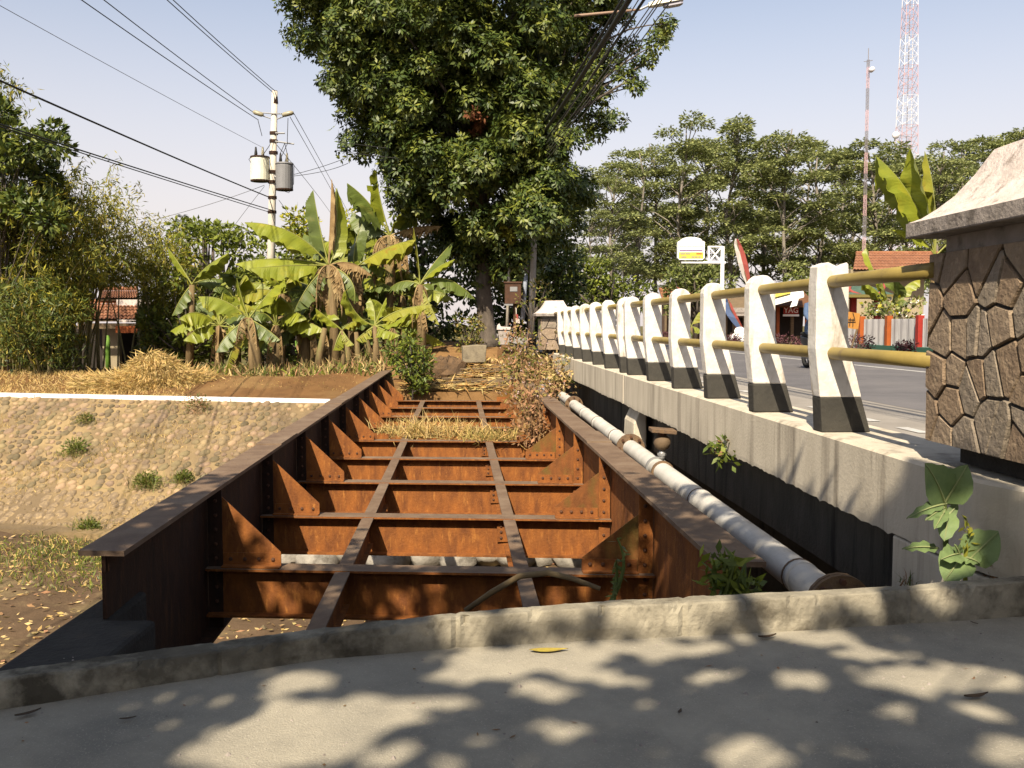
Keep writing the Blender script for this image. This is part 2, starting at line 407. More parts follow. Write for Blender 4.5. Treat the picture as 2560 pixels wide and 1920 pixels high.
# ---------------------------------------------------------------- the setting
PATH_Z = 0.15
KERB = [(-700,1890,1800,1778),(0,1776,1697,1673),(405,1712,1647,1616),(810,1649,1588,1565),(1157,1620,1541,1527),(1500,1601,1517,1500),(1859,1585,1500,1481),(2206,1565,1480,1464),(2560,1542,1452,1437),(3300,1500,1405,1388)]
kerb_pts = []
for x, yb, yf, yt in KERB:
    a = on(x, yb, PATH_Z); b = at(x, yf, a.y + .02)
    r = ray(x, yt); k = (b.z - EYE) / r.z; c = Vector((r.x*k, r.y*k, b.z))
    if c.y - b.y < .07: c = b + (c - b) * (.07 / max(.02, c.y - b.y))
    kerb_pts.append((a, b, c))
def kerb_at(t):
    i = min(int(t), len(kerb_pts)-2); f = t - i
    return [kerb_pts[i][j].lerp(kerb_pts[i+1][j], f) for j in range(3)]

# path slab in front of the kerb
mb = MB()
n = len(kerb_pts)
front = [k[0] + Vector((0, .05, 0)) for k in kerb_pts]
top = [(p.x, p.y, PATH_Z) for p in front]
back = [(9.0, -14, PATH_Z), (-14.0, -14, PATH_Z), (-14.0, top[0][1]-.8, PATH_Z)]
outl = [(p[0], p[1]) for p in top] + [(9.0, top[-1][1])] + [(p[0], p[1]) for p in back]
mb.prism(outl, PATH_Z - .5, PATH_Z, 'z')
tag(mb.build('concrete_path', conc_path), kind='structure')

# rough kerb
mb = MB(); S = 260; rows = []
def kn(i, q): return .5*math.sin(i*.11*q + q) + .3*math.sin(i*.37 + 2.3*q) + .2*math.sin(i*1.13 + q)
for i in range(S + 1):
    t = (n - 1) * i / S
    a, b, c = kerb_at(t)
    w = lambda q: .004 * kn(i, q) + RNG.normal() * .0012
    d = c + Vector((0, .03, -.30))
    chip = max(0.0, kn(i*2.3, 1.7) - .55)*.05 + (RNG.random() < .04)*RNG.uniform(.004,.014)
    if i % 47 == 20: a = a + Vector((0,.014,0)); b = b + Vector((0,.014,-.006)); c = c + Vector((0,0,-.006))
    rows.append([a + Vector((0, w(2), -.05)), a + Vector((0, w(2) + .004, .012)), a.lerp(b, .35) + Vector((0, w(1) - .003, 0)), a.lerp(b, .7) + Vector((0, w(1.5) - .004, 0)), b + Vector((0, w(1.2) - .002 + chip*.7, -.007 - chip)), b + Vector((0, .006 + w(1.2) + chip*1.2, -.001 + w(3)*.4 - chip*.5)),
        b.lerp(c, .3) + Vector((0, 0, w(4)*.6)), b.lerp(c, .8) + Vector((0, 0, w(4.4)*.6)), c + Vector((0, w(6), -.012)), d])
V = [p for r in rows for p in r]; F = []
for i in range(S):
    for j in range(9):
        F.append((i*10+j, (i+1)*10+j, (i+1)*10+j+1, i*10+j+1))
mb.add(V, F)
kerb = mb.build('concrete_kerb', conc_kerb)
tag(kerb, 'rough weathered concrete kerb along the edge of the shaded path', 'kerb')

# abutment under the kerb
mb = MB()
poly = [(-14, 3.1), (-2.9, 3.1), (2.2, 3.75), (2.2, 5.0), (-2.0, 5.25), (-2.0, 4.6), (-14, 4.0)]
mb.prism(poly, -3.3, -.62, 'z')
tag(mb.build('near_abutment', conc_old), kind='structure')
mb = MB().prism([(-2.52, 4.05), (-2.02, 4.0), (-2.02, 5.27), (-2.295, 5.27), (-2.295, 5.85), (-2.52, 5.85)], -1.6, -.27, 'z')
tag(mb.build('bearing_block', conc_black, bevel=.03), 'black stained concrete bearing block under the end of the girder', 'block')

# stream bed and near-side slopes
def grid(name, x0, x1, y0, y1, nx, ny, fz, mats, kind='structure', keep=None):
    xs = np.linspace(x0, x1, nx); ys = np.linspace(y0, y1, ny)
    V = np.array([(x, y, fz(x, y)) for y in ys for x in xs])
    F = []
    for j in range(ny-1):
        for i in range(nx-1):
            if keep and not keep((xs[i]+xs[i+1])/2, (ys[j]+ys[j+1])/2): continue
            F.append((j*nx+i, j*nx+i+1, (j+1)*nx+i+1, (j+1)*nx+i))
    o = link(name, np_mesh(name, V, np.array(F), mats, smooth_=True))
    return tag(o, kind=kind)
def lump(x, y, s=1.0):
    return s * (math.sin(x*1.3 + 2*math.sin(y*.7)) * math.cos(y*1.1 + 1.3*math.sin(x*.5)) * .5 + math.sin(x*3.7+y*2.9)*.2 + math.sin(x*7.1 - y*6.3)*.1)
grid('stream_bed', -46, 40, 3.3, 27, 170, 70, lambda x, y: -3.0 + lump(x, y, .09) + .10*math.sin(x*.4), bed_m)

# ---------------------------------------------------------------- far bank
W0, W1 = at(0, 990, 25.0), at(841, 1007, 22.8)          # line of the white coping
wd = (W1 - W0); wd.z = 0; wd.normalize(); wn_ = Vector((wd.y, -wd.x, 0))     # wn_ points to the camera side
WZ = -.47
def wall_y(x): return W0.y + (x - W0.x) * wd.y / wd.x
def bank_z(x, y):
    lat, s = unbr((x, y)); d = y - wall_y(x)
    left = -.52 + .46 * smooth(.2, 3.0, d) - .55 * smooth(6, 13, d) + lump(x, y, .05) * smooth(.3, 2, d)
    mid = -.36 + .62 * smooth(24.9, 26.9, y) + .44 * smooth(26.8, 31, y) + lump(x, y, .06)
    right = .39
    a = smooth(-4.6, -2.2, lat); b = smooth(1.7, 2.5, lat)
    z = left * (1 - a) + mid * a
    z = z * (1 - b) + right * b
    far = smooth(42, 60, y)
    return z * (1 - far) + .36 * far
def wall_t(x, y):                              # is the point behind the wall line / the abutment line
    lat, s = unbr((x, y))
    edge = wall_y(x) if lat < -2.0 else (24.45 if lat < 1.6 else 23.2)
    return y > edge + .12
ys = np.concatenate([np.linspace(22.2, 34, 70), np.linspace(34.6, 60, 34), np.array([66, 75, 90, 120, 180, 300, 700])])
xs = np.concatenate([np.array([-500, -250, -120, -70, -45, -32]), np.linspace(-26, 12, 120), np.array([14, 18, 24, 32, 45, 70, 120, 250, 500])])
V = np.array([(x, y, bank_z(x, y)) for y in ys for x in xs]); F = []
NX = len(xs); mi = []
for j in range(len(ys)-1):
    for i in range(NX-1):
        cx, cy = (xs[i]+xs[i+1])/2, (ys[j]+ys[j+1])/2
        if wall_t(cx, cy):
            F.append((j*NX+i, j*NX+i+1, (j+1)*NX+i+1, (j+1)*NX+i))
            la, _ = unbr((cx, cy))
            mi.append(1 if cy > 62 or (cy > 40) else (2 if -1.1 < la < 1.3 and cy > 25 else 0))
tag(link('far_bank', np_mesh('far_bank', V, np.array(F), [soil, far_ground, soil_path], mi, True)), kind='structure')
# ground around and behind the camera
mb = MB().add([(-500,-300,-.2),(500,-300,-.2),(500,3.2,-.2),(-500,3.2,-.2)], [(0,1,2,3)])
tag(mb.build('near_ground', far_ground), kind='structure')

# stone revetment with its white coping
LW = 14.4; U0 = -4.5                       # along the wall from beyond the frame to the girder
run, drop = 4.3, 2.55
slope = Vector((wn_.x * run, wn_.y * run, -drop)); SL = slope.length; sd = slope / SL
wall_n = wd.cross(sd); wall_n = wall_n if wall_n.z > 0 else -wall_n
o0 = Vector((W0.x, W0.y, WZ)) + wd * U0
wall = thing('stone_revetment', 'sloping cobblestone bank wall with a white painted coping beyond the girder', 'wall', o0)
def wp(u, t, h=0.0): return wd * u + sd * t + wall_n * h
mb = MB(); nu, ntt = 70, 26; vs_ = []
for j in range(ntt):
    for i in range(nu):
        u, t = LW * i / (nu-1), SL * j / (ntt-1)
        vs_.append(wp(u, t, lump(u*1.5, t*1.5, .02)))
fs_ = [(j*nu+i, j*nu+i+1, (j+1)*nu+i+1, (j+1)*nu+i) for j in range(ntt-1) for i in range(nu-1)]
mb.add(vs_, fs_)
mb.build('mortar_face', mortar_m, wall, smooth_=True)
mb = MB()
cv = [wd*0 + Vector((0,0,0)), wd*LW]
p0, p1 = Vector((0,0,0)), wd * LW
def cop(u, w, z): return wd * u + wn_ * w + Vector((0,0,z))
for (ua, ub) in ((0, 5.6), (5.62, 11.3), (11.32, LW)):
    q = [cop(ua,.06,-.10), cop(ub,.06,-.10), cop(ub,-.26,-.10), cop(ua,-.26,-.10), cop(ua,.06,.05), cop(ub,.06,.05), cop(ub,-.26,.05), cop(ua,-.26,.05)]
    m2 = MB().add(q, [(0,3,2,1),(4,5,6,7),(0,1,5,4),(1,2,6,5),(2,3,7,6),(3,0,4,7)])
    m2.build('coping', coping_p, wall, bevel=.012)
mb = MB()
for ua in np.arange(0, LW, 2.4):             # toe ledge at the foot of the slope
    q0 = wp(ua, SL-.05, -.1); q1 = wp(ua+2.38, SL-.05, -.1)
    q = [q0, q1, q1 + wn_*.45, q0 + wn_*.45]; q = q + [p + Vector((0,0,.22)) for p in q]
    mb.add(q, [(0,3,2,1),(4,5,6,7),(0,1,5,4),(1,2,6,5),(2,3,7,6),(3,0,4,7)])
mb.build('toe_ledge', mortar_m, wall)
# stones: flattened lumps, six shapes shared
def stone_shape(seed):
    r = np.random.default_rng(seed)
    ring = [(1, -.55), (.93, .25), (.58, .72)]; nn = 8; vs, fs = [], []
    wob = 1 + r.uniform(-.16, .16, nn)
    for q, h in ring:
        for j in range(nn):
            a = 2*math.pi*j/nn
            vs.append((math.cos(a)*q*wob[j], math.sin(a)*q*wob[j], h))
    vs.append((0, 0, .86))
    for k in range(2):
        for j in range(nn): fs.append((k*nn+j, k*nn+(j+1) % nn, (k+1)*nn+(j+1) % nn, (k+1)*nn+j))
    for j in range(nn): fs.append((2*nn+j, 2*nn+(j+1) % nn, 3*nn))
    return vs, fs
shapes = [stone_shape(s) for s in range(6)]
shape_me = [MB().add(*s).mesh('stone', stone_m, smooth_=True) for s in shapes]
spots = []
t = SL - .12; row = 0
while t > .16:
    u = .05 + (row % 2) * .12
    while u < LW - .1:
        a = RNG.choice([RNG.uniform(.06,.095), RNG.uniform(.09,.15)]); spots.append((u + RNG.normal()*.02, t + RNG.normal()*.022, a, a*RNG.uniform(.68,1.02), RNG.uniform(0,6.28)))
        u += a*2 + RNG.uniform(-.012, .03)
    t -= .196; row += 1
spots = [s for s in spots if RNG.random() > .05 and not (s[1] > .9 and RNG.random() < .30*max(0, math.sin(s[0]*1.1+s[1]*1.7)))]
Rm = Matrix((wd, sd, wall_n)).transposed()
vis = [s for s in spots if s[0] > 3.9 and s[0] < 15.2]
single = set(id(s) for s in vis[:298])
mb = MB(); k = 0
for s in spots:
    u, t, a, b, ang = s
    sunk = RNG.uniform(-.15, .30)
    if id(s) in single:
        o = link('stone', shape_me[k % 6], wall); k += 1
        o.matrix_local = Matrix.Translation(wp(u, t, sunk*.03)) @ Rm.to_4x4() @ Matrix.Rotation(ang, 4, 'Z') @ Matrix.Diagonal((a, b, .054, 1))
    else:
        vs, fs = shapes[k % 6]; k += 1
        mm = Matrix.Translation(wp(u, t, sunk*.03)) @ Rm.to_4x4() @ Matrix.Rotation(ang, 4, 'Z') @ Matrix.Diagonal((a, b, .054, 1))
        mb.add([mm @ Vector(v) for v in vs], fs)
tag(mb.build('small_stones', stone_m, wall, smooth_=True), kind='stuff')
# far abutment face between the girders and under the road
mb = MB().prism([(-3.9, 24.6), (1.0, 24.45), (1.0, 25.2), (-3.9, 25.4)], -3.2, -.35, 'z')
tag(mb.build('far_abutment', soil_path), kind='structure')

# pale boulders on the stream bed, seen through the gaps of the old bridge
BL = ['first pale boulder from the left girder in the gap under the bridge', 'second pale boulder from the left girder under the bridge', 'third pale boulder from the left girder, beside the left stringer', 'pale boulder right of the left stringer', 'broad pale boulder in the middle of the gap', 'pale boulder right of the middle of the gap', 'pale boulder left of the riveted stringer', 'pale boulder under the riveted stringer', 'pale boulder right of the riveted stringer', 'boulder further back behind the left stringer', 'boulder further back in the middle of the bed', 'boulder further back behind the riveted stringer', 'last pale boulder before the pipe side girder']
for i, (x, y, r) in enumerate([(-4.1,17.0,.40),(-3.5,16.6,.34),(-2.9,17.2,.30),(-2.2,16.7,.36),(-1.55,17.1,.40),(-.95,16.7,.30),(-.45,17.2,.34),(.1,16.8,.30),(.6,17.2,.36),(-2.6,18.3,.45),(-1.2,18.4,.5),(-.1,18.4,.42),(1.1,16.9,.33)]):
    rr = np.random.default_rng(50+i); vs, fs = [], []
    for kz in range(5):
        for j in range(10):
            a = 2*math.pi*j/10; q = math.sin(math.pi*(kz+.6)/5.4)
            w = 1 + rr.uniform(-.24,.24)
            vs.append((math.cos(a)*r*q*w*1.15, math.sin(a)*r*q*w, -math.cos(math.pi*(kz+.6)/5.4)*r*.72*w))
    fs = [(kz*10+j, kz*10+(j+1) % 10, (kz+1)*10+(j+1) % 10, (kz+1)*10+j) for kz in range(4) for j in range(10)] + [tuple(range(40,50)), tuple(range(9,-1,-1))]
    o = MB().add(vs, fs).build('boulder', boulder_m, loc=(x, y, -2.88 + r*.2), smooth_=True)
    tag(o, BL[i], 'boulder', 'boulders in the stream bed')

# ---------------------------------------------------------------- road, its bridge and the railing
def strip(name, lat0, lat1, s0, s1, z, m, kind='structure', nseg=1):
    mb = MB()
    for i in range(nseg):
        a, b = s0 + (s1-s0)*i/nseg, s0 + (s1-s0)*(i+1)/nseg
        mb.add([br(lat0,a,z), br(lat1,a,z), br(lat1,b,z), br(lat0,b,z)], [(0,1,2,3)])
    return tag(mb.build(name, m), kind=kind)
RZ = .45
strip('road_shoulder', 2.86, 5.1, -12, 240, RZ, shoulder_m)
strip('road', 5.1, 13.6, -12, 240, RZ + .002, asphalt)
strip('verge', 13.6, 40, -12, 60, RZ - .006, soil)
mb = MB()
for s in np.arange(-10, 90, 1.0):                       # worn edge dashes and the long line further over
    if RNG.random() < .8:
        a = RNG.uniform(.25, .7); mb.add([br(4.02,s,RZ+.006), br(4.14,s,RZ+.006), br(4.14,s+a,RZ+.006), br(4.02,s+a,RZ+.006)], [(0,1,2,3)])
mb.add([br(9.25,-10,RZ+.007), br(9.40,-10,RZ+.007), br(9.40,200,RZ+.007), br(9.25,200,RZ+.007)], [(0,1,2,3)])
tag(mb.build('road_markings', road_white), kind='structure')

bridge = thing('road_bridge', 'concrete road bridge with a pale stained edge beam beside the old steel bridge', 'bridge', br(2.42, 5.05, -.4), TH)
OB = (2.42, 5.05, -.4)
def fascia(name, s0, s1, mi_seed, lowz=.245):
    rr = np.random.default_rng(mi_seed); nn = max(6, int((s1-s0)/.05)); rows = []
    for i in range(nn+1):
        s = s0 + (s1-s0)*i/nn
        ch = .006*math.sin(s*1.9) + rr.normal()*.003
        jag = abs(rr.normal())*.007 * (rr.random() < .5) if s > 5.1 else 0
        k_ = .28*max(0.0, 4.25-s)
        rows.append([(la_+k_, s, z_) for la_, _, z_ in ((2.95,s,.68),(2.425,s,.68),(2.40,s,.665),(2.40,s,.40),(2.40,s,lowz+.035),(2.402,s,lowz+ch-jag),(2.50,s,lowz+.02+ch),(2.95,s,lowz+.02))])
    V = [p for r in rows for p in r]; F = []; mm = []
    for i in range(nn):
        for j in range(8):
            F.append((i*8+j, i*8+(j+1) % 8, (i+1)*8+(j+1) % 8, (i+1)*8+j)); 
    F += [tuple(range(8)), tuple(nn*8+j for j in range(7,-1,-1))]
    return MB().add(V, F).build(name, conc_wall, bridge, off=OB)
fascia('edge_beam', 3.3, 13.62, 3)
fascia('edge_beam', 13.68, 24.0, 4)
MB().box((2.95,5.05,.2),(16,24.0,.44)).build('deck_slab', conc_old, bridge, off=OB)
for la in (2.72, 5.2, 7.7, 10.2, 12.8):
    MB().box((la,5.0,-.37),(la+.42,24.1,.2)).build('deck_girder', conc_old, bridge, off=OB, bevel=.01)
# pier at the joint, with a pale wedge shaped as its sunlit patch, towards the pipe
MB().prism([(2.30,-3.2),(2.62,-3.2),(2.62,.2),(2.52,.2),(2.44,.02)], 13.0, 13.75, 'y').build('pier_sun_wedge', conc_wall, bridge, off=OB, bevel=.02)
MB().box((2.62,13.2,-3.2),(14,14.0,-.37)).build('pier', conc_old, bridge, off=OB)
# wing wall (the abutment in the same line as the edge beam)
mb = MB()
mb.prism([(2.402,5.05),(2.402,4.25),(2.668,3.3),(3.6,3.3),(3.6,5.05)], -3.2, .236, 'z')
ww = mb.build('wing_wall', conc_wall, off=(2.4, 4.5, 0), loc=br(2.4,4.5,0), rotz=TH, bevel=.012)
tag(ww, 'grey concrete wing wall below the big stone pillar', 'wall')
MB().box((3.6,-12,-.5),(14,5.0,RZ-.012)).build('road_embankment', conc_old, loc=(0,0,0), rotz=TH)['kind'] = 'structure'
MB().box((2.42,24.0,-3.2),(14,24.6,RZ-.05)).build('far_road_abutment', conc_old, rotz=TH)['kind'] = 'structure'

rail = thing('bridge_railing', 'white and black concrete posts joined by two yellow pipes along the road bridge', 'railing', br(2.42, 5.05, .68), TH)
OR = (2.42, 5.05, .68)
def post_mesh(seed, broken=False, y0=0.0):
    rr = np.random.default_rng(seed); T = .15
    L = [(0,0),(-.014,.235),(-.052,.56),(-.055,.98)]
    if broken: arc = [(-.056,1.105),(.02,1.13),(.10,1.10),(.155,1.135),(.165,1.12)]
    else: arc = [(.055+.11*math.cos(a), 1.02+.105*math.sin(a)) for a in np.linspace(math.pi, 0, 9)]
    Rr = [(.165,.98),(.168,.63),(.268,.235),(.335,0)]
    white = [L[1],L[2],L[3]] + arc + Rr[:3]
    black = [L[0],L[1],Rr[2],Rr[3]]
    mb = MB()
    mb.prism(white[::-1], y0, y0+T, 'y', 0)
    mb.prism([(p[0]*1.0, p[1]) for p in black[::-1]], y0-.002, y0+T+.002, 'y', 1)
    ja, jb = rr.normal()*.007, rr.normal()*.006
    mb.v = [(x + ja*z + rr.normal()*.0012 + (rr.normal()*.004 if broken and z > 1.05 else 0), y + jb*z, z*(1 + (rr.normal()*.003))) for x, y, z in mb.v]
    return mb.mesh('post', [white_p, black_p])
post_s = [6.15 + 1.44*k for k in range(6)] + [13.98 + 1.43*k for k in range(7)]
for i, s in enumerate(post_s):
    o = link('post', post_mesh(i, i == 0, s - 5.05), rail, (RNG.normal()*.004, 0, 0.001))
    b = o.modifiers.new('bevel','BEVEL'); b.width = .013; b.segments = 2; b.limit_method = 'ANGLE'
    if i == 0: o['label'] = 'post with a broken flat top'
for zz, la in ((1.005, 2.478), (.53, 2.492)):
    for a, b in ((4.80, 13.42), (13.95, 24.2)):
        MB().tube([(la, a + (b-a)*i/12, .68 + zz) for i in range(13)], .0425, 14).build('rail_pipe', yellow_p, rail, off=OR, smooth_=True)

# stone pillars with concrete caps
def clip(poly, px_, py_, nx, ny):
    out = []
    for i in range(len(poly)):
        a, b = poly[i], poly[(i+1) % len(poly)]
        da, db = (a[0]-px_)*nx+(a[1]-py_)*ny, (b[0]-px_)*nx+(b[1]-py_)*ny
        if da <= 0: out.append(a)
        if da*db < 0:
            f = da/(da-db); out.append((a[0]+(b[0]-a[0])*f, a[1]+(b[1]-a[1])*f))
    return out
def cells(w, h, nx, nz, seed, gap):
    rr = np.random.default_rng(seed); pts = []
    for j in range(nz):
        for i in range(nx):
            pts.append(((i+.5+(.25 if j % 2 else -.25)+rr.uniform(-.42,.42))*w/nx, (j+.5+rr.uniform(-.46,.46))*h/nz))
    res = []
    for i, p in enumerate(pts):
        poly = [(0,0),(w,0),(w,h),(0,h)]
        for k, q in enumerate(pts):
            if k == i: continue
            dx, dy = q[0]-p[0], q[1]-p[1]; L_ = math.hypot(dx, dy)
            mx, my = (p[0]+q[0])/2 - dx/L_*gap, (p[1]+q[1])/2 - dy/L_*gap
            poly = clip(poly, mx, my, dx, dy)
            if len(poly) < 3: break
        if len(poly) >= 3: res.append(poly)
    return res
def stone_pillar(label, lat0, s0, w, zb, zt, neck_z, cap_b, slab, cap_h, ov, inset, nx, nz, seed):
    """lat0, s0: the corner nearest the bridge centre line and the middle of the river side"""
    ca, cs = lat0 + w/2, s0
    t = thing('stone_pillar', label, 'pillar', br(ca, cs, zb - .1), TH, 'stone pillars at the ends of the bridge')
    off = (ca, cs, zb - .1)
    a0, a1, b0, b1 = ca-w/2, ca+w/2, cs-w/2, cs+w/2
    MB().box((a0+.14,b0+.14,zb-.1),(a1-.14,b1-.14,zb)).build('plinth', conc_black, t, off=off)  # plinth coloured black to paint in the shadow gap under the pillar
    MB().box((a0+.035,b0+.035,zb),(a1-.035,b1-.035,zt)).build('mortar_core', mortar_dark, t, off=off)
    rr = np.random.default_rng(seed)
    for side in range(4):
        for poly in cells(w - (.0 if side in (0,2) else .08), zt-zb, nx, nz, seed+side, .008 if w > .9 else .010):
            cx = sum(p[0] for p in poly)/len(poly); cz = sum(p[1] for p in poly)/len(poly)
            dep = rr.uniform(.014, .024); ti = rr.normal(size=2)*.008
            outer = [(cx+(p[0]-cx)*.93, cz+(p[1]-cz)*.96) for p in poly]
            def put(q, d):
                x = q[0]; 
                if side in (1,3): x += .04
                d += ti[0]*(q[0]-cx) + ti[1]*(q[1]-cz)
                if side == 0: return (a0+.035-d, b1-x, zb+q[1])
                if side == 2: return (a1-.035+d, b0+x, zb+q[1])
                if side == 1: return (a0+x, b0+.035-d, zb+q[1])
                return (a1-x, b1-.035+d, zb+q[1])
            k = len(poly)
            vs = [put(q, -.004) for q in poly] + [put(q, dep*.62) for q in poly] + [put(q, dep) for q in outer]
            fs = [(i, (i+1) % k, k+(i+1) % k, k+i) for i in range(k)] + [(k+i, k+(i+1) % k, 2*k+(i+1) % k, 2*k+i) for i in range(k)] + [tuple(range(2*k, 3*k))]
            MB().add(vs, fs).build('stone', pillar_m[int(rr.integers(0,3))], t, off=off)
    MB().box((a0+.07,b0+.07,zt),(a1-.07,b1-.07,cap_b)).build('neck', conc_side, t, off=off)
    c0, c1, d0, d1 = a0-ov, a1+ov, b0-ov, b1+ov
    MB().box((c0,d0,cap_b),(c1,d1,cap_b+slab)).build('cap_slab', conc_side, t, off=off, bevel=.008)
    prof = [(0, .0), (.16, .075), (.34, .19), (.55, .37), (.78, .66), (.93, .88), (1.0, 1.0)]
    vs, fs = [], []
    N_ = 9
    for q, h in prof:
        e = .012 + (inset-.012)*q
        ring = []
        cor = [(c0+e,d0+e),(c1-e,d0+e),(c1-e,d1-e),(c0+e,d1-e)]
        for i in range(4):
            A, B = cor[i], cor[(i+1) % 4]
            for k in range(N_): f = k/N_; ring.append((A[0]+(B[0]-A[0])*f + rr.normal()*.0025, A[1]+(B[1]-A[1])*f + rr.normal()*.0025, cap_b+slab+.001+cap_h*h + rr.normal()*.0025))
        vs += ring
    R = 4*N_
    for k in range(len(prof)-1):
        for j in range(R): fs.append((k*R+j, k*R+(j+1) % R, (k+1)*R+(j+1) % R, (k+1)*R+j))
    fs.append(tuple((len(prof)-1)*R + j for j in range(R)))
    MB().add(vs, fs).build('cap_roof', conc_cap, t, off=off)
    return t
stone_pillar('big near pillar of brown stones with dark joints under a flared concrete cap', 2.45, 4.33, 1.04, .79, 1.768, .07, 1.855, .078, .34, .078, .30, 8, 4, 11)
stone_pillar('small far stone pillar with a bright cap beyond the row of posts', 2.10, 24.75, .80, .75, 1.55, .05, 1.62, .07, .34, .12, .30, 3, 3, 31)

# ---------------------------------------------------------------- the old steel girder bridge
old = thing('steel_girder_bridge', 'rusty old girder bridge without a deck, open to the stream below', 'bridge', br(-.25, 5.2, -.8), TH)
OO = (-.25, 5.2, -.8)
GZ = .13; BZ = -.514; LL, LR = -2.015, 1.512
SK = -.115
def sk(lat, s): return s + SK*lat
BS, BD = 7.30, 2.063
beam_s = [BS + BD*i for i in range(9)]
def girder(lat, s0, side):
    """side +1: the inner face looks towards +lat"""
    s1 = 26.5
    web = MB().prism([(s0+.03,GZ-.40),(s0+.03,GZ-.031),(s1,GZ-.031),(s1,GZ-1.15),(s0+.75,GZ-1.15),(s0+.52,GZ-.40)], lat-.011, lat+.011, 'x').build('main_girder', rust if side < 0 else rust_dark_shade, old, off=OO)  # left girder's rust painted darker to stand for its shaded inner face
    webo = web
    cuts = [s0, 10.55, 15.7, s1]
    for i in range(3):
        a, b = cuts[i] + (.004 if i else 0), cuts[i+1]
        MB().prism([(lat-.132, a+SK*-.132), (lat+.132, a+SK*.132), (lat+.132, b), (lat-.132, b)], GZ-.03, GZ, 'z').build('top_flange', flange_m, web, off=OO)
    for c in (10.55, 15.7):
        MB().prism([(lat-.135,c-.5),(lat+.135,c-.5),(lat+.135,c+.5),(lat-.135,c+.5)], GZ+.0005, GZ+.016, 'z').build('splice_plate', flange_m, web, off=OO)
    MB().box((lat-.12,s0+.76,GZ-1.175),(lat+.12,s1,GZ-1.151)).build('bottom_flange', rust_dark_shade, web, off=OO)
    # flange angle under the top flange and its rivets
    mb = MB().box((lat+side*.0115, s0+.05, GZ-.13), (lat+side*.024, s1, GZ-.0315)) if side > 0 else MB().box((lat-.024, s0+.05, GZ-.13), (lat-.0115, s1, GZ-.0315))
    mb.build('flange_angle', rust if side < 0 else rust_dark_shade, web, off=OO)
    # stiffeners at each beam, one plate across and its rivets
    for i, bs_ in enumerate(beam_s):
        s = sk(lat, bs_) - .012
        x0, x1 = sorted((lat + side*.024, lat + side*.135))
        st = MB().box((x0, s-.013, GZ-1.14), (x1, s, GZ-.034)).build('stiffener', rust if side < 0 else rust_dark_shade, web, off=OO)
        mb = MB()
        if i < 7:
            for z in np.arange(GZ-.12, GZ-1.0, -.115):
                mb.dome((lat + side*.085, s-.013, z), (0,-1,0), .017, .014)
            mb.build('rivets', rivet_m, st, off=OO)['kind'] = 'stuff'
        xo0, xo1 = sorted((lat - side*.0115, lat - side*.11))
        MB().box((xo0, s-.013, GZ-1.14), (xo1, s, GZ-.034)).build('stiffener', rust, web, off=OO)
    # gussets from the girder down to the beams
    for i, bs_ in enumerate(beam_s):
        wide, ga_h = (.60, .115) if side > 0 else (.56, .105); s = sk(lat + side*.35, bs_)
        x = lambda d: lat + side*d
        yy = lambda d: sk(x(d), bs_)
        tri = [(.024, BZ+.002), (wide, BZ+.002), (wide, BZ+ga_h), (.10, GZ-.06 if side > 0 else GZ-.17), (.024, GZ-.05 if side > 0 else GZ-.12)]
        vs = [(x(d), yy(d)+.006, z) for d, z in tri] + [(x(d), yy(d)+.018, z) for d, z in tri]
        fs = [(0,1,2,3,4) if side < 0 else (4,3,2,1,0), (9,8,7,6,5) if side < 0 else (5,6,7,8,9)] + [(k, k+5, (k+1) % 5+5, (k+1) % 5) for k in range(5)]
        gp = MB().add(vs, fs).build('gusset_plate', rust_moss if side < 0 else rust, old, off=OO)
        # bottom angle of the gusset, with rivets
        a, b = .14, wide
        q = lambda d, dy, z: (x(d), yy(d)+dy, z)
        mb = MB()
        def slab(d0, d1, e0, e1, z0, z1):
            p = [q(d0,e0,z0),q(d1,e0,z0),q(d1,e1,z0),q(d0,e1,z0),q(d0,e0,z1),q(d1,e0,z1),q(d1,e1,z1),q(d0,e1,z1)]
            mb.add(p, [(0,3,2,1),(4,5,6,7),(0,1,5,4),(1,2,6,5),(2,3,7,6),(3,0,4,7)])
        slab(a, b+.004, -.007, .005, BZ+.003, BZ+ga_h-.006); slab(a, b+.004, -.085, -.007, BZ+.003, BZ+.014)
        ga = mb.build('gusset_angle', rust, gp, off=OO)
        if i < 7:
            mb = MB()
            for d in np.linspace(.20, wide-.06, 4): mb.dome(q(d, -.007, BZ+.058), (0,-1,0), .018, .014)
            mb.build('rivets', rivet_m, gp, off=OO)['kind'] = 'stuff'
    return web
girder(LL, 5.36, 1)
girder(LR, 4.92, -1)
# end gusset in the dark corner
MB().add([(LL+.03,5.72,-.85),(LL+.42,5.68,-.85),(LL+.03,5.72,-.42),(LL+.03,5.735,-.85),(LL+.42,5.695,-.85),(LL+.03,5.735,-.42)], [(0,1,2),(5,4,3),(0,3,4,1),(1,4,5,2),(2,5,3,0)])    .build('end_gusset', rust_dark_shade, old, off=OO)
# crossbeams
for i, bs_ in enumerate(beam_s):
    a, b = LL+.02, LR-.02
    mb = MB()
    def bar(e0, e1, z0, z1, mi, mt=None):
        p = [(a,sk(a,bs_)+e0,z0),(b,sk(b,bs_)+e0,z0),(b,sk(b,bs_)+e1,z0),(a,sk(a,bs_)+e1,z0)]
        p += [(x, y, z1) for x, y, _ in p]
        mb.add(p, [(0,3,2,1),(0,1,5,4),(1,2,6,5),(2,3,7,6),(3,0,4,7)], mi).add(p[4:], [(0,1,2,3)], mi if mt is None else mt)
    bar(-.105, .105, BZ-.018, BZ, 0, 1)
    bar(-.0055, .0055, BZ-.37, BZ-.0185, 0)
    bar(-.10, .10, BZ-.388, BZ-.3705, 0, 0)
    mb.build('crossbeam', [rust, flange_m], old, off=OO)
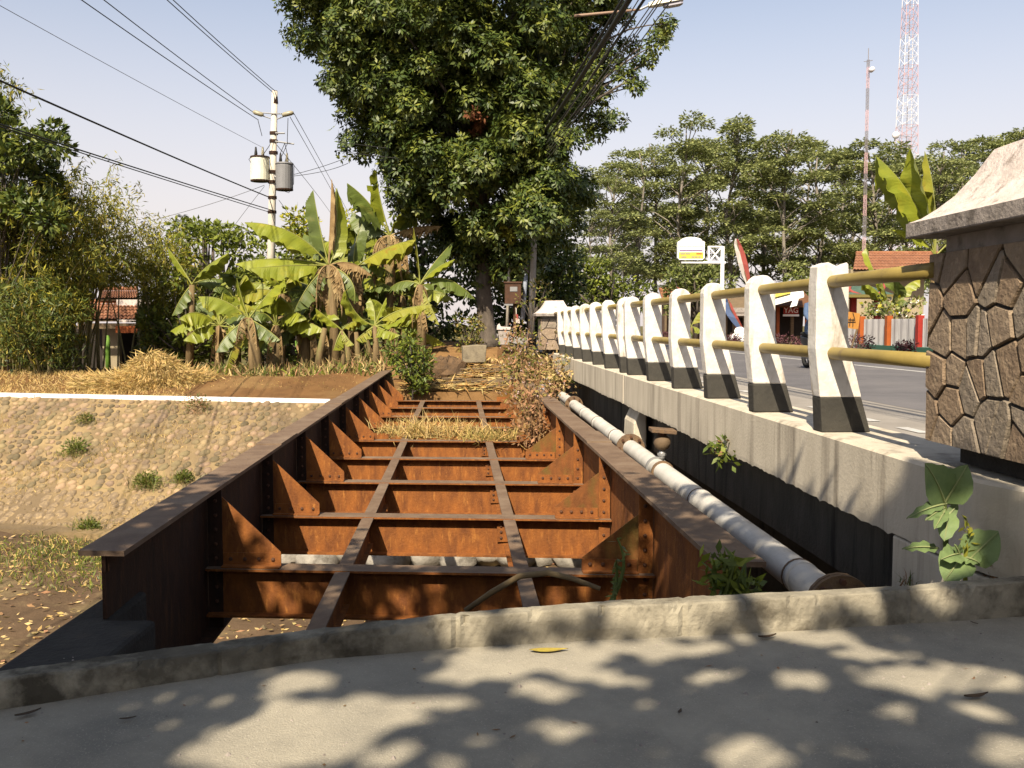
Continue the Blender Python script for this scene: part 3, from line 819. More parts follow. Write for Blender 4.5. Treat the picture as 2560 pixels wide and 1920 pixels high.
# stringers between the beams
for la, nm in ((-.911, 0), (.490, 1)):
    for i in range(-1, 8):
        s0_, s1_ = sk(la, BS+BD*i), sk(la, BS+BD*(i+1))
        if i == -1: s0_ = 5.35
        a, b = s0_ + (.11 if i >= 0 else 0), s1_ - .11
        mb = MB()
        mb.box((la-.058, a, BZ-.022), (la+.058, b, BZ-.006), 1, 1)
        mb.box((la-.006, a-.095, BZ-.26), (la+.006, b+.095, BZ-.0225), 0)
        mb.box((la-.05, a, BZ-.275), (la+.05, b, BZ-.2605), 0)
        st = mb.build('stringer', [rust, flange_m], old, off=OO)
        if nm and 0 <= i < 5:                                       # connection angle with three rivets on the left of the right stringer
            m2 = MB().box((la-.115, s1_-.0175, BZ-.25), (la-.0075, s1_-.0065, BZ-.055)).build('connection_angle', rust, st, off=OO)
            m3 = MB()
            for z in (BZ-.09, BZ-.15, BZ-.21): m3.dome((la-.075, s1_-.0175, z), (0,-1,0), .017, .013)
            m3.build('rivets', rivet_m, st, off=OO)['kind'] = 'stuff'

# ---------------------------------------------------------------- water pipe beside it
PA = Vector((1.60, 5.37, -.005)); PD = Vector((-.0386, 1, -.0055))
def pp(Y): return PA + PD * (Y - PA.y)
pipe = thing('water_pipe', 'long pale grey water pipe running between the two bridges', 'pipe', pp(4.6))
MB().tube([pp(Y) for Y in np.linspace(4.35, 27, 24)], .094, 20).build('pipe_run', galv, pipe, off=pp(4.6), smooth_=True)
for Y in (5.20, 7.55, 12.1, 13.9, 15.5, 20.2, 22.2):
    MB().tube([pp(Y-.010), pp(Y+.010)], .1005, 20).build('weld_collar', pipe_rust, pipe, off=pp(4.6), smooth_=False)
    MB().tube([pp(Y-.085), pp(Y-.012)], .0985, 20).build('sleeve', galv, pipe, off=pp(4.6), smooth_=True)
for Y in (9.05, 9.35):
    MB().tube([pp(Y-.02), pp(Y+.02)], .112, 20).build('pipe_clamp', pipe_rust if Y < 9.2 else steel_grey, pipe, off=pp(4.6))
for Y in (10.95, 17.3, 4.62):
    f = MB()
    f.tube([pp(Y-.03), pp(Y-.004)], .165, 20).tube([pp(Y+.004), pp(Y+.03)], .165, 20)
    fo = f.build('flange_joint', pipe_rust, pipe, off=pp(4.6))
    m3 = MB()
    for k in range(8):
        a = 2*math.pi*k/8
        c = pp(Y-.03) + Vector((math.cos(a), 0, math.sin(a)))*.135
        m3.tube([c, c + Vector((0,-.03,0))], .016, 6)
    m3.build('bolts', rivet_m, fo, off=pp(4.6))['kind'] = 'stuff'
# air valve standing on the pipe
vb = pp(9.35)
ov_ = vb + Vector((.05,0,.08))
def vp(z, dx=0.0): return vb + Vector((.05+dx,0,z))
valve = thing('air_valve', 'rusty capped air valve on a short silver riser above the pipe', 'valve', ov_)
MB().tube([vp(.085), vp(.12), vp(.18)], [.032,.036,.028], 12).build('riser', steel_grey, valve, off=ov_, smooth_=True)
MB().tube([vp(.125), vp(.15)], .045, 6).build('riser_nut', steel_grey, valve, off=ov_)
MB().tube([vp(z) for z in (.18,.205,.25,.30,.325)], [.035,.07,.088,.082,.045], 14).build('valve_body', M('ochre_valve',(.22,.15,.085),(.15,.10,.06),9,rough=.8), valve, off=ov_, smooth_=True)
MB().tube([vp(.325), vp(.365)], .045, 10).build('valve_neck', rusty_box, valve, off=ov_)
MB().prism([(vp(0).x-.12,.365+vb.z),(vp(0).x+.13,.345+vb.z),(vp(0).x+.13,.385+vb.z),(vp(0).x-.12,.405+vb.z)], vb.y-.11, vb.y+.11, 'y').build('valve_cover', pipe_rust, valve, off=ov_, bevel=.006)

# ---------------------------------------------------------------- trees
def limb_path(a, b, sag=.15, n=6, wob=.06):
    a, b = Vector(a), Vector(b); L_ = (b-a).length
    side = Vector(RNG.normal(size=3))*wob*L_
    return [a.lerp(b, t) + side*math.sin(math.pi*t) + Vector((0,0,sag*L_*math.sin(math.pi*t)*.5)) for t in np.linspace(0,1,n)]

def rosettes(centers, axes, k, L, W, droop=.35):
    """k leaves radiating round each twig end"""
    n = len(centers)
    c = np.repeat(centers, k, 0); a = np.repeat(unit(axes), k, 0)
    ref = unit(np.cross(a, rvec(n*k))); 
    ang = np.tile(np.arange(k)*2*math.pi/k, n) + np.repeat(RNG.uniform(0, 6.28, n), k)
    b1 = np.repeat(unit(np.cross(unit(axes), rvec(n))), k, 0); b2 = np.cross(a, b1)
    rad = b1*np.cos(ang)[:,None] + b2*np.sin(ang)[:,None]
    d = unit(rad + a*RNG.uniform(.0,.7,(n*k,1)) + np.array([0,0,-droop]) + RNG.normal(size=(n*k,3))*.15)
    nr = unit(a + np.array([0,0,.5]) + RNG.normal(size=(n*k,3))*.25)
    return c + d*L*.15, d, nr

def tree(name, label, group, base, trunk_pts, trunk_r, crown, limbs, cat='tree', bk=None, bmat=None, extra=None):
    t = thing(name, label, cat, base, 0, group)
    mb = MB(); mb.tube(trunk_pts, trunk_r, 10)
    for pth, r0, r1 in limbs: mb.tube(pth, [r0 + (r1-r0)*i/(len(pth)-1) for i in range(len(pth))], 6)
    mb.build('trunk', bmat or bark, t, off=base, smooth_=True)
    V, F, mats, mi = crown
    o = link('crown', np_mesh('crown', V - np.array(base), F, mats, mi), t)
    return t
def cat_leaf(parts):
    Vs, Fs, ms, o = [], [], [], 0
    for (V, F), m in parts:
        Vs.append(V); Fs.append(F + o); o += len(V)
        ms.append(np.full(len(F), m) if np.isscalar(m) else np.asarray(m))
    return np.concatenate(Vs), np.concatenate(Fs), np.concatenate(ms)

# --- the big tree beyond the bridge
TY = 31.0
prof = [(-420,960,1330),(-250,860,1500),(-120,770,1580),(0,716,1600),(60,706,1585),(130,716,1560),(170,775,1545),(240,806,1540),(300,822,1535),(360,846,1520),(420,880,1520),(460,915,1520),(520,965,1490),(560,1010,1475),(620,1075,1440),(665,1150,1385),(700,1200,1335)]
py = [p[0] for p in prof]
def span(y): return np.interp(y, py, [p[1] for p in prof]), np.interp(y, py, [p[2] for p in prof])
cl, cr_ = [], []
while len(cl) < 400:
    y = RNG.uniform(-400, 690); l, r = span(y)
    if RNG.random() > (r-l)/880: continue
    ph = RNG.uniform(0, 2*math.pi); rho = RNG.uniform(.25, 1)**.45
    rad = RNG.uniform(.55, .95)
    mar = rad*60
    x = (l+r)/2 + max(10,(r-l)/2 - mar)*rho*math.cos(ph)
    b = min(5.2, (r-l)/2*TY/FPX*.95)
    Yd = TY + b*rho*math.sin(ph)
    if 1360 < x and 60 < y < 330 and RNG.random() < .55: continue
    p = at(x, y, TY); cl.append((p.x*Yd/TY if False else p.x, Yd, p.z)); cr_.append(rad)
for x, y, r in ((1655,85,.42),(1668,60,.38),(1640,110,.38),(1572,112,.40),(1600,150,.30),(1622,150,.28),(1560,190,.42),(1590,215,.35),(1548,45,.5),(1535,20,.5),(1520,150,.5),(1500,235,.55),(1528,300,.5),(1488,320,.6),(1440,90,.6),(1420,180,.6),(1450,270,.7)):
    p = at(x, y, TY + RNG.uniform(-1.2, 1.2)); cl.append(tuple(p)); cr_.append(r)
for _ in range(34):
    y = RNG.uniform(180, 560); x = RNG.uniform(1270, 1430 if y < 430 else 1400); p = at(x, y, RNG.uniform(26.6, 28.3)); cl.insert(0, tuple(p)); cr_.insert(0, RNG.uniform(.5,.75))
for _ in range(60):
    y = RNG.uniform(-120, 420); l, r = span(y); x = RNG.uniform(l+90, min(r-90, 1380)); p = at(x, y, TY + RNG.uniform(-3.2, -1.0)); cl.insert(0, tuple(p)); cr_.insert(0, RNG.uniform(.6,.9))
cl = np.array(cl); cr_ = np.array(cr_)
cen, axs = [], []
for c, r in zip(cl, cr_):
    nr_ = int(80 * (r/.7)**1.7)
    d = rvec(nr_); d[:,2] = d[:,2]*.8 + .15; d = unit(d)
    q = RNG.uniform(.45, 1.05, (nr_,1))
    cen.append(c + d*r*q*np.array([1,1,.82])); axs.append(d + np.array([0,0,.35]))
cen = np.concatenate(cen); axs = np.concatenate(axs)
K = 7
pos, dr, nm = rosettes(cen, axs, K, .26, .1)
V, F = leaf_arrays(pos, dr, nm, RNG.uniform(.12,.235,len(pos)), RNG.uniform(.058,.10,len(pos)), .12)
rid = np.repeat(RNG.random(len(cen)), K)
mi = np.where(rid < .58, 0, 1)
for bx, by, rr_, mm in ((1190,290,17,2),(1262,560,14,3),(1276,580,11,3)):
    p = np.array(at(bx, by, TY-4.0)); dist = np.abs(np.stack([(pos[:,0]-p[0]), (pos[:,2]-p[2])],1)); ok = (np.hypot(dist[:,0], dist[:,1]) < rr_*TY/FPX*1.2) & (pos[:,1] < TY-.5)
    mi[ok] = mm
big_crown = (V, F, [lf_dark, lf_olive, lf_rusty, lf_young], mi)
tb = on(1222, 858, .62); tb = at(1222, 856, TY)
tpts = [at(1224, 868, TY), at(1221, 850, TY), at(1215, 800, TY), at(1208, 720, TY), at(1208, 640, TY), at(1203, 500, TY+.1), at(1190, 330, TY+.2), at(1180, 150, TY+.2), at(1160, -60, TY)]
limbs = []
for k in RNG.choice(len(cl)-17, 75, replace=False):
    c = cl[k]; zt = max(4.2, min(c[2]-1.0, RNG.uniform(4, 11)))
    yy_ = np.interp(zt, [p.z for p in tpts], [p.x for p in tpts])
    limbs.append((limb_path((yy_, TY, zt), c, .12), .10, .02))
for k in range(len(cl)-17, len(cl)):
    limbs.append((limb_path(at(1380 + (k % 5)*10, 330 - (k % 4)*30, TY), cl[k], .10, 7, .05), .06, .012))
for a, b in (((1330,520),(1480,60)),((1300,480),(1560,20)),((1360,330),(1590,190)),((1340,420),(1440,-40))):
    limbs.append((limb_path(at(*a,TY-.6), at(*b,TY-1.2), .06, 8, .02), .07, .025))
tree('broad_tree', 'tall dense dark green tree with a grey trunk standing beyond the old bridge', None, tuple(tpts[0]), tpts, [.42,.30,.27,.25,.24,.20,.16,.12,.06], big_crown, limbs)

# --- airy tall trees beyond the road: five shared shapes
def airy_mesh(seed):
    r = np.random.default_rng(seed)
    H = 18.0; parts = []; limbs = []
    tp = [(0,0,0),(r.normal()*.15,r.normal()*.15,5),(r.normal()*.3,r.normal()*.3,10),(r.normal()*.5,r.normal()*.5,15),(r.normal()*.7,r.normal()*.7,17.4)]
    cl = []
    ncl = 34
    for k in range(ncl):
        z = r.uniform(5.0, 17.6); w = 1.1 + 3.0*math.sin(math.pi*min(1, (z-3)/16.5))
        a = r.uniform(0, 6.28); d = w*r.uniform(.15,1)**.6
        cl.append((math.cos(a)*d, math.sin(a)*d, z, r.uniform(.75,1.5)))
    pos_, ax_, nr_ = [], [], []
    for x, y, z, R in cl:
        nn = int(215*R*R)
        aa = r.uniform(0,6.28,nn); q = R*np.sqrt(r.random(nn))
        P = np.stack([x+np.cos(aa)*q, y+np.sin(aa)*q, z + r.normal(size=nn)*.16 + .25*(1-(q/R)**2)], 1)
        pos_.append(P); d = np.stack([np.cos(aa), np.sin(aa), r.normal(size=nn)*.4],1); ax_.append(d)
        nr_.append(np.stack([r.normal(size=nn)*.5, r.normal(size=nn)*.5, np.ones(nn)],1))
        zt = max(3.5, z - r.uniform(1.2, 3.2)); i = np.interp(zt, [p[2] for p in tp], [p[0] for p in tp]); j = np.interp(zt, [p[2] for p in tp], [p[1] for p in tp])
        limbs.append(((i,j,zt),(x,y,z-.05)))
    P = np.concatenate(pos_); A = np.concatenate(ax_); Nn = np.concatenate(nr_)
    V, F = leaf_arrays(P, A, Nn, r.uniform(.22,.46,len(P)), r.uniform(.12,.22,len(P)), .1)
    crown = np_mesh('crown', V, F, [lf_sengon])
    mb = MB().tube(tp, [.20,.17,.14,.09,.04], 8)
    for a, b in limbs: mb.tube(limb_path(a, b, .10, 4, .05), [.07,.055,.04,.02], 5)
    return mb.mesh('trunk', bark_pale, smooth_=True), crown
AIRY = [airy_mesh(s) for s in (101,102,103,104,105)]
airy_list = [ # x, y of top, distance, label
 (1478, 520, 62, 'shortest airy tree beside the dark tree'), (1530, 405, 66, 'airy tree with sky gaps just right of the dark tree'), (1590, 372, 72, 'second airy tree from the dark tree, leaning crown'),
 (1640, 352, 78, 'airy tree behind the arched sign, left of its board'), (1700, 300, 74, 'tall airy tree rising straight above the arched sign'), (1765, 345, 84, 'airy tree behind the sign bracket'),
 (1830, 300, 76, 'tall airy tree above the slanting red banner'), (1905, 345, 88, 'airy tree right of the red banner'), (1965, 318, 74, 'tall airy tree with a forked flat top left of the thin mast'),
 (2045, 372, 80, 'airy tree behind the broken post'), (2110, 378, 92, 'airy tree just left of the thin mast'), (2190, 352, 78, 'airy tree between the thin mast and the lattice tower'),
 (2275, 375, 86, 'airy tree in front of the lattice tower foot'), (2350, 372, 74, 'airy tree behind the banana leaves near the big pillar'), (2420, 352, 82, 'airy tree above the pillar cap slope'), (2490, 338, 88, 'airy tree behind the pillar cap'), (2570, 330, 80, 'last airy tree behind the pillar cap'),
 (2010, 350, 98, 'far airy tree showing through behind the mast gap'), (1560, 500, 95, 'far low airy tree seen through the gap by the dark tree'), (1730, 420, 100, 'far airy tree behind the sign board'), (1870, 400, 104, 'far airy tree behind the banner tip'), (2140, 410, 104, 'far airy tree behind the thin mast'), (2240, 400, 102, 'far airy tree beside the tower foot'), (2390, 400, 100, 'far airy tree behind the tall banana leaves')]
for i, (x, y, Y, lab) in enumerate(airy_list):
    p = at(x, y, Y); zb = .3; h = (p.z - zb)
    t = thing('airy_tree', lab, 'tree', (p.x, Y, zb), RNG.uniform(0, 6.28), 'tall airy trees beyond the road')
    k = h/17.9; t.scale = (k*RNG.uniform(.9,1.15), k*RNG.uniform(.9,1.15), k)
    link('trunk', AIRY[i % 5][0], t); link('crown', AIRY[i % 5][1], t)

# --- leafy clump trees and bushes from lists of blobs in (x, y, radius) at a distance
def blob_tree(name, label, group, Y, blobs, mats, base_xy, trunk_r, dens=60, L=(.16,.28), W=.5, flat=.8, bmat=None, cat='tree', K=1, depth=1.0, up=.4, droop=0.0, weights=None):
    P, A, NN = [], [], []
    limbs = []; base = at(base_xy[0], base_xy[1], Y)
    for x, y, rp in blobs:
        c = np.array(at(x, y, Y + RNG.uniform(-1,1)*depth)); R = rp*Y/FPX
        nn = int(dens*R*R*4) + 8
        d = rvec(nn); q = RNG.uniform(.3,1.0,(nn,1))**.5
        P.append(c + d*R*q*np.array([1,1,flat])); A.append(d + RNG.normal(size=(nn,3))*.5 + np.array([0,0,-droop])); NN.append(RNG.normal(size=(nn,3))*.5 + np.array([0,0,up*2]) + d*.6)
        top = base.lerp(Vector(c), .45); top.x = base.x + (c[0]-base.x)*.2
        limbs.append((limb_path(top, c, .1, 5), trunk_r*.5, .012))
    P = np.concatenate(P); A = np.concatenate(A); NN = np.concatenate(NN)
    Ls = RNG.uniform(L[0], L[1], len(P))
    V, F = leaf_arrays(P, A, NN, Ls, Ls*W, .12)
    mi = RNG.choice(len(mats), len(P), p=weights) if len(mats) > 1 else np.zeros(len(P), int)
    zt = max(base.z+.5, max(at(b[0], b[1], Y).z for b in blobs)-.6)
    tpts = [base - Vector((0,0,.3)), base.lerp(Vector((base.x+.1, Y, zt)), .4), Vector((base.x+.15, Y, zt))]
    return tree(name, label, group, tuple(base), tpts, [trunk_r, trunk_r*.75, trunk_r*.3], (V, F, mats, mi), limbs[:40], cat, bmat=bmat)

def rnd_blobs(n, fx, rr):                     # fx() -> x, y
    return [(*fx(), RNG.uniform(*rr)) for _ in range(n)]
def in_poly(poly):
    xs = [p[0] for p in poly]; ys_ = [p[1] for p in poly]
    while True:
        x, y = RNG.uniform(min(xs), max(xs)), RNG.uniform(min(ys_), max(ys_)); c = False; j = len(poly)-1
        for i in range(len(poly)):
            if (poly[i][1] > y) != (poly[j][1] > y) and x < (poly[j][0]-poly[i][0])*(y-poly[i][1])/(poly[j][1]-poly[i][1]) + poly[i][0]: c = not c
            j = i
        if c: return x, y

blob_tree('dark_tree', 'dark glossy tree rising beside the bamboo tops at the edge of the photo', None, 29, rnd_blobs(46, lambda: in_poly([(-120,260),(60,255),(130,310),(150,360),(185,430),(180,520),(80,620),(-120,620)]), (26,44)), [lf_dark, lf_olive], (20, 905), .035, dens=240, L=(.16,.28), depth=1.6)
blob_tree('layered_tree', 'bright green layered tree between the bamboo and the utility pole', None, 37, [(x + RNG.normal()*8, y + RNG.normal()*5, RNG.uniform(26,42)) for y in range(575, 900, 30) for x in range(440 + int(abs(y-700)*.05), 640 if y < 780 else 600, 34) if RNG.random() < .86] + [(450,560,30),(500,562,28),(560,585,30),(610,600,24),(640,610,18)], [lf_bright, lf_bush], (530, 930), .16, dens=70, L=(.16,.28), W=.55, flat=.42, depth=1.6, weights=[.75,.25])
blob_tree('yellow_green_tree', 'sunlit yellow green tree rising behind the torn banana leaves', None, 42, rnd_blobs(34, lambda: in_poly([(690,545),(730,518),(780,540),(820,560),(880,545),(900,640),(900,760),(700,760),(680,620)]), (20,34)), [lf_yellow, lf_bright], (790, 905), .15, dens=75, L=(.18,.30), weights=[.7,.3])
blob_tree('background_tree', 'shaded green tree behind the banana grove left of the grey trunk', None, 39, rnd_blobs(60, lambda: in_poly([(860,600),(1000,560),(1130,600),(1190,640),(1190,860),(900,880),(860,780)]), (26,42)), [lf_bush, lf_dark], (1050, 890), .2, dens=80, L=(.2,.34))
blob_tree('background_tree', 'mid green tree filling the gap behind the short and the torn bananas', None, 41, rnd_blobs(60, lambda: in_poly([(600,680),(680,610),(760,640),(880,620),(880,880),(600,900)]), (26,42)), [lf_bush, lf_bright], (745, 905), .2, dens=80, L=(.2,.34), weights=[.6,.4])
blob_tree('background_tree', 'dark green tree behind the rusty box right of the grey trunk', None, 40, rnd_blobs(60, lambda: in_poly([(1200,600),(1420,600),(1470,700),(1440,780),(1400,830),(1240,850),(1190,760)]), (26,42)), [lf_bush, lf_dark], (1330, 860), .2, dens=80, L=(.2,.32))
blob_tree('roadside_tree', 'lit bushy tree at the road side above the far posts', None, 52, rnd_blobs(46, lambda: in_poly([(1380,690),(1440,640),(1500,650),(1530,700),(1600,690),(1640,720),(1660,770),(1500,790),(1400,770)]), (18,30)), [lf_bright, lf_bush], (1520, 850), .2, dens=60, L=(.2,.34), weights=[.45,.55])
blob_tree('roadside_tree', 'rounded tree under the arched sign board', None, 58, rnd_blobs(46, lambda: in_poly([(1650,690),(1700,660),(1760,650),(1800,670),(1840,720),(1830,790),(1680,790)]), (18,28)), [lf_sengon, lf_bush], (1740, 845), .2, dens=60, L=(.2,.34))
blob_tree('roadside_tree', 'bushy tree behind the green roofed pavilion', None, 64, rnd_blobs(50, lambda: in_poly([(1900,690),(2000,680),(2140,690),(2330,690),(2330,790),(1900,790)]), (18,28)), [lf_sengon, lf_bush], (2100, 840), .2, dens=45, L=(.22,.36))
blob_tree('garden_shrub', 'shady shrub mass between the bamboo and the short banana', None, 34, rnd_blobs(34, lambda: in_poly([(365,700),(480,690),(610,790),(620,930),(400,930),(365,860)]), (22,36)), [lf_bush, lf_bright], (470, 935), .07, dens=75, L=(.16,.28), cat='shrub', weights=[.7,.3])
blob_tree('garden_shrub', 'low green hedge at the foot of the banana stems', None, 30, rnd_blobs(18, lambda: (RNG.uniform(690,770), RNG.uniform(905,940)), (14,22)), [lf_bush, lf_bright], (730, 945), .03, dens=110, L=(.08,.15), cat='shrub')
blob_tree('garden_shrub', 'dark undergrowth behind the banana stems', None, 33, rnd_blobs(40, lambda: in_poly([(610,800),(980,780),(1010,860),(960,935),(620,935)]), (20,34)), [lf_bush, lf_dark], (800, 940), .05, dens=75, L=(.16,.28), cat='shrub')
blob_tree('leafy_shrub', 'glossy green shrub at the far end of the rusty girder flange', None, 24.3, rnd_blobs(30, lambda: in_poly([(985,850),(1030,825),(1060,880),(1075,930),(1060,975),(1025,985),(1000,930),(975,890)]), (15,24)), [weed_grn, lf_bright], (1030, 985), .03, dens=260, L=(.10,.18), W=.42, depth=.35, cat='shrub')
blob_tree('leafy_shrub', 'olive shrub against the foot of the grey trunk', None, 29.5, rnd_blobs(14, lambda: in_poly([(1140,800),(1185,790),(1205,830),(1200,880),(1150,870)]), (14,20)), [lf_olive, weed_yel], (1175, 885), .03, dens=150, L=(.08,.14), depth=.3, cat='shrub')
blob_tree('leafy_shrub', 'thin yellowish climber leaves around the pole behind the small pillar', None, 28, rnd_blobs(16, lambda: in_poly([(1310,700),(1370,690),(1375,760),(1330,790),(1300,760)]), (9,15)), [weed_yel, lf_olive], (1330, 830), .02, dens=110, L=(.08,.13), depth=.3, cat='shrub')

# --- bamboo clumps: arching canes with drooping sprays
def bamboo(label, bx, by, Y, tips, ncane, nleaf, mats, weights=None):
    base = at(bx, by, Y); t = thing('bamboo_clump', label, 'bamboo', tuple(base), 0, 'bamboo clumps')
    mb = MB(); P, A, NN = [], [], []
    for i in range(ncane):
        tx, ty = tips[i % len(tips)]
        tip = at(tx + RNG.normal()*22, ty + RNG.normal()*22, Y + RNG.normal()*1.1)
        b0 = base + Vector((RNG.normal()*.45, RNG.normal()*.45, -.2))
        mid = b0.lerp(tip, .5) + Vector(((b0.x - tip.x)*.22, 0, abs(tip.z-b0.z)*.16 + .3))
        pts = [b0*(1-u)**2 + mid*2*u*(1-u) + tip*u*u for u in np.linspace(0,1,9)]
        mb.tube(pts, [.036 - .031*u for u in np.linspace(0,1,9)], 5)
        m = int(nleaf/ncane)
        uu = RNG.uniform(.12, 1.0, m)**.75
        Q = np.array([list(b0*(1-u)**2 + mid*2*u*(1-u) + tip*u*u) for u in uu])
        off = RNG.normal(size=(m,3))*np.array([.42,.42,.30])*(.5+.7*(1-abs(uu-.55)))[:,None]
        off[:,2] -= .18
        # sprays: leaves gathered on short twigs
        sp = RNG.integers(0, max(1, m//9), m); cen = RNG.normal(size=(max(1,m//9),3))*np.array([.40,.40,.28])
        order = np.argsort(uu); Q = Q[order]; sp = np.sort(sp)
        pt = Q + cen[sp] + RNG.normal(size=(m,3))*.085
        if Y < 38:                                   # the view to the house stays open
            okk = []
            for p in pt: x_, y_ = pix(p); okk.append(not (228 < x_ < 352 and 716 < y_ < 960) and not (185 < x_ < 352 and 800 < y_ < 835))
            pt = pt[np.array(okk)]
        mm_ = len(pt)
        P.append(pt); A.append(RNG.normal(size=(mm_,3))*.7 + np.array([0,0,-.55])); NN.append(RNG.normal(size=(mm_,3)) + np.array([0,0,.6]))
    P = np.concatenate(P); A = np.concatenate(A); NN = np.concatenate(NN)
    V, F = leaf_arrays(P, A, NN, RNG.uniform(.16,.29,len(P)), RNG.uniform(.030,.052,len(P)), .1)
    mi = RNG.choice(len(mats), len(P), p=weights)
    mb.build('culms', culm_m, t, off=tuple(base), smooth_=True)
    link('foliage', np_mesh('foliage', V - np.array(base), F, mats, mi), t)
bam = [lf_bamboo, lf_bush, lf_yellow]
bamboo('tallest bamboo clump with its feathery tops against the sky at the photo edge', -10, 930, 31, [(-60,200),(0,205),(30,300),(-40,330),(70,430),(20,480),(110,520),(-20,560)], 34, 17000, bam, [.50,.44,.06])
bamboo('bamboo clump with dry brown sprays beside the ruined house front', 110, 932, 30, [(30,520),(90,470),(150,500),(190,440),(230,470),(120,620),(200,640),(240,560),(60,700),(170,740),(250,620)], 40, 19000, bam, [.55,.38,.07])
bamboo('arching bamboo clump leaning over the tiled roof', 205, 930, 33, [(300,470),(285,520),(250,545),(310,560),(340,600),(300,660),(240,600),(260,700)], 26, 10000, bam, [.66,.20,.14])
bamboo('thin airy bamboo clump right of the tiled roof', 390, 930, 35, [(330,575),(380,560),(420,580),(350,640),(400,660),(370,720),(430,700),(390,780),(440,640)], 30, 12000, bam, [.60,.22,.18])
bamboo('low dense bamboo growth in front of the dark house wall', 85, 935, 29, [(20,700),(80,720),(150,760),(60,790),(120,820),(170,800),(10,780)], 22, 9000, [lf_bush, lf_dark, lf_bamboo], [.45,.35,.20])

# --- distant tree tops seen over the crowns
def spiky(label, x, ytop, ybot, Y, n):
    b = at(x, 900, Y); t = thing('conifer', label, 'tree', tuple(b))
    top = at(x, ytop, Y); mb = MB().tube([b, top], [.18,.03], 6)
    mb.build('trunk', bark_dark, t, off=tuple(b))
    P, A, NN = [], [], []
    bot = at(x, ybot, Y)
    for k in range(n):
        f = k/(n-1); c = np.array(top.lerp(bot, f)); R = .15 + .95*f
        m = 60; a = RNG.uniform(0,6.28,m); q = R*np.sqrt(RNG.random(m))
        P.append(c + np.stack([np.cos(a)*q, np.sin(a)*q, RNG.normal(size=m)*.04 + .1*q],1)); A.append(np.stack([np.cos(a),np.sin(a),np.full(m,.1)],1)); NN.append(np.stack([RNG.normal(size=m)*.3,RNG.normal(size=m)*.3,np.ones(m)],1))
    P, A, NN = map(np.concatenate, (P,A,NN)); V, F = leaf_arrays(P, A, NN, .25, .09)
    link('crown', np_mesh('crown', V - np.array(b), F, [lf_dark]), t)
spiky('small tiered conifer top against the sky behind the layered tree', 456, 541, 640, 52, 8)
b = at(512, 900, 50); t = thing('coconut_palm', 'palm top peeping over the layered tree', 'palm', tuple(b))
top = at(512, 580, 50); MB().tube([b, top], [.2,.14], 8).build('trunk', bark, t, off=tuple(b))
for k in range(11):
    a = 2*math.pi*k/11 + .3; d = Vector((math.cos(a), math.sin(a), 0)); pts = [top + d*(2.0*u) + Vector((0,0,1.5*u - 2.0*u*u*(.6+.5*(k % 2)))) for u in np.linspace(0,1,9)]
    P, A, NN = [], [], []
    for i in range(1, 9):
        for s in (-1,1):
            for m in range(3):
                P.append(pts[i-1].lerp(pts[i], m/3)); A.append(d*.6 + Vector((-d.y, d.x, 0))*s + Vector((0,0,-.35))); NN.append(Vector((0,0,1)))
    V, F = leaf_arrays(np.array(P), np.array(A), np.array(NN), .55, .06)
    link('frond', np_mesh('frond', V - np.array(b), F, [lf_bright]), t)

# --- banana plants, leaf by leaf
def banana_leaf(p0, p1, p2, width, droop=.8, tear=.35, mat=None, petiole=.16, twist=0.0, toward=-1):
    """midrib from p0 over p1 to p2; each half hangs from the midrib"""
    n = 34; pts = [p0*(1-u)**2 + p1*2*u*(1-u) + p2*u*u for u in np.linspace(0,1,n)]
    V, F, mi = [], [], []
    tan = [(pts[min(i+1,n-1)]-pts[max(i-1,0)]).normalized() for i in range(n)]
    V = list(pts)
    def prof_w(u):
        u = (u - petiole)/(1-petiole)
        if u <= 0: return 0.0
        return width*.5*min(1, (u/.16))**.6 * (1 if u < .55 else max(0.03, 1-((u-.55)/.45)**2.2))
    for sgn in (1, -1):
        prev = None
        for i in range(n):
            u = i/(n-1); w = prof_w(u)
            t = tan[i]; side = t.cross(Vector((0,0,1)))
            side = side.normalized() if side.length > .15 else Vector((0,toward,0)); upv = side.cross(t).normalized()
            if upv.z < 0: upv = -upv
            dr = droop + twist*sgn
            dvec = (side*sgn*math.cos(dr) - upv*math.sin(dr)) + t*.22 + upv*.10*math.sin(i*.9+sgn)
            e = pts[i] + dvec*w; m = pts[i] + dvec*w*.5 + Vector((0,0,.03*w))
            k = len(V); V += [m, e]
            if prev is not None and w > 0:
                F += [(i-1, i, k, prev), (prev, k, k+1, prev+1)]
            prev = k
            if w > 0 and i < n-2 and RNG.random() < tear*.75:                 # a tear: the next strip hangs lower
                dd = -RNG.uniform(.02,.22)*(.4+tear); prev = len(V)
                V += [m + Vector((0,0,dd*.4)), e + t*RNG.uniform(-.10,.0) + Vector((0,0,dd))]
    me = bpy.data.meshes.new('leaf'); me.from_pydata([tuple(v) for v in V], [], F); me.materials.append(mat or lf_banana); me.update()
    rib = MB().tube(pts, [max(.006, .030*(1-u*.85)) for u in np.linspace(0,1,n)], 5)
    return me, rib
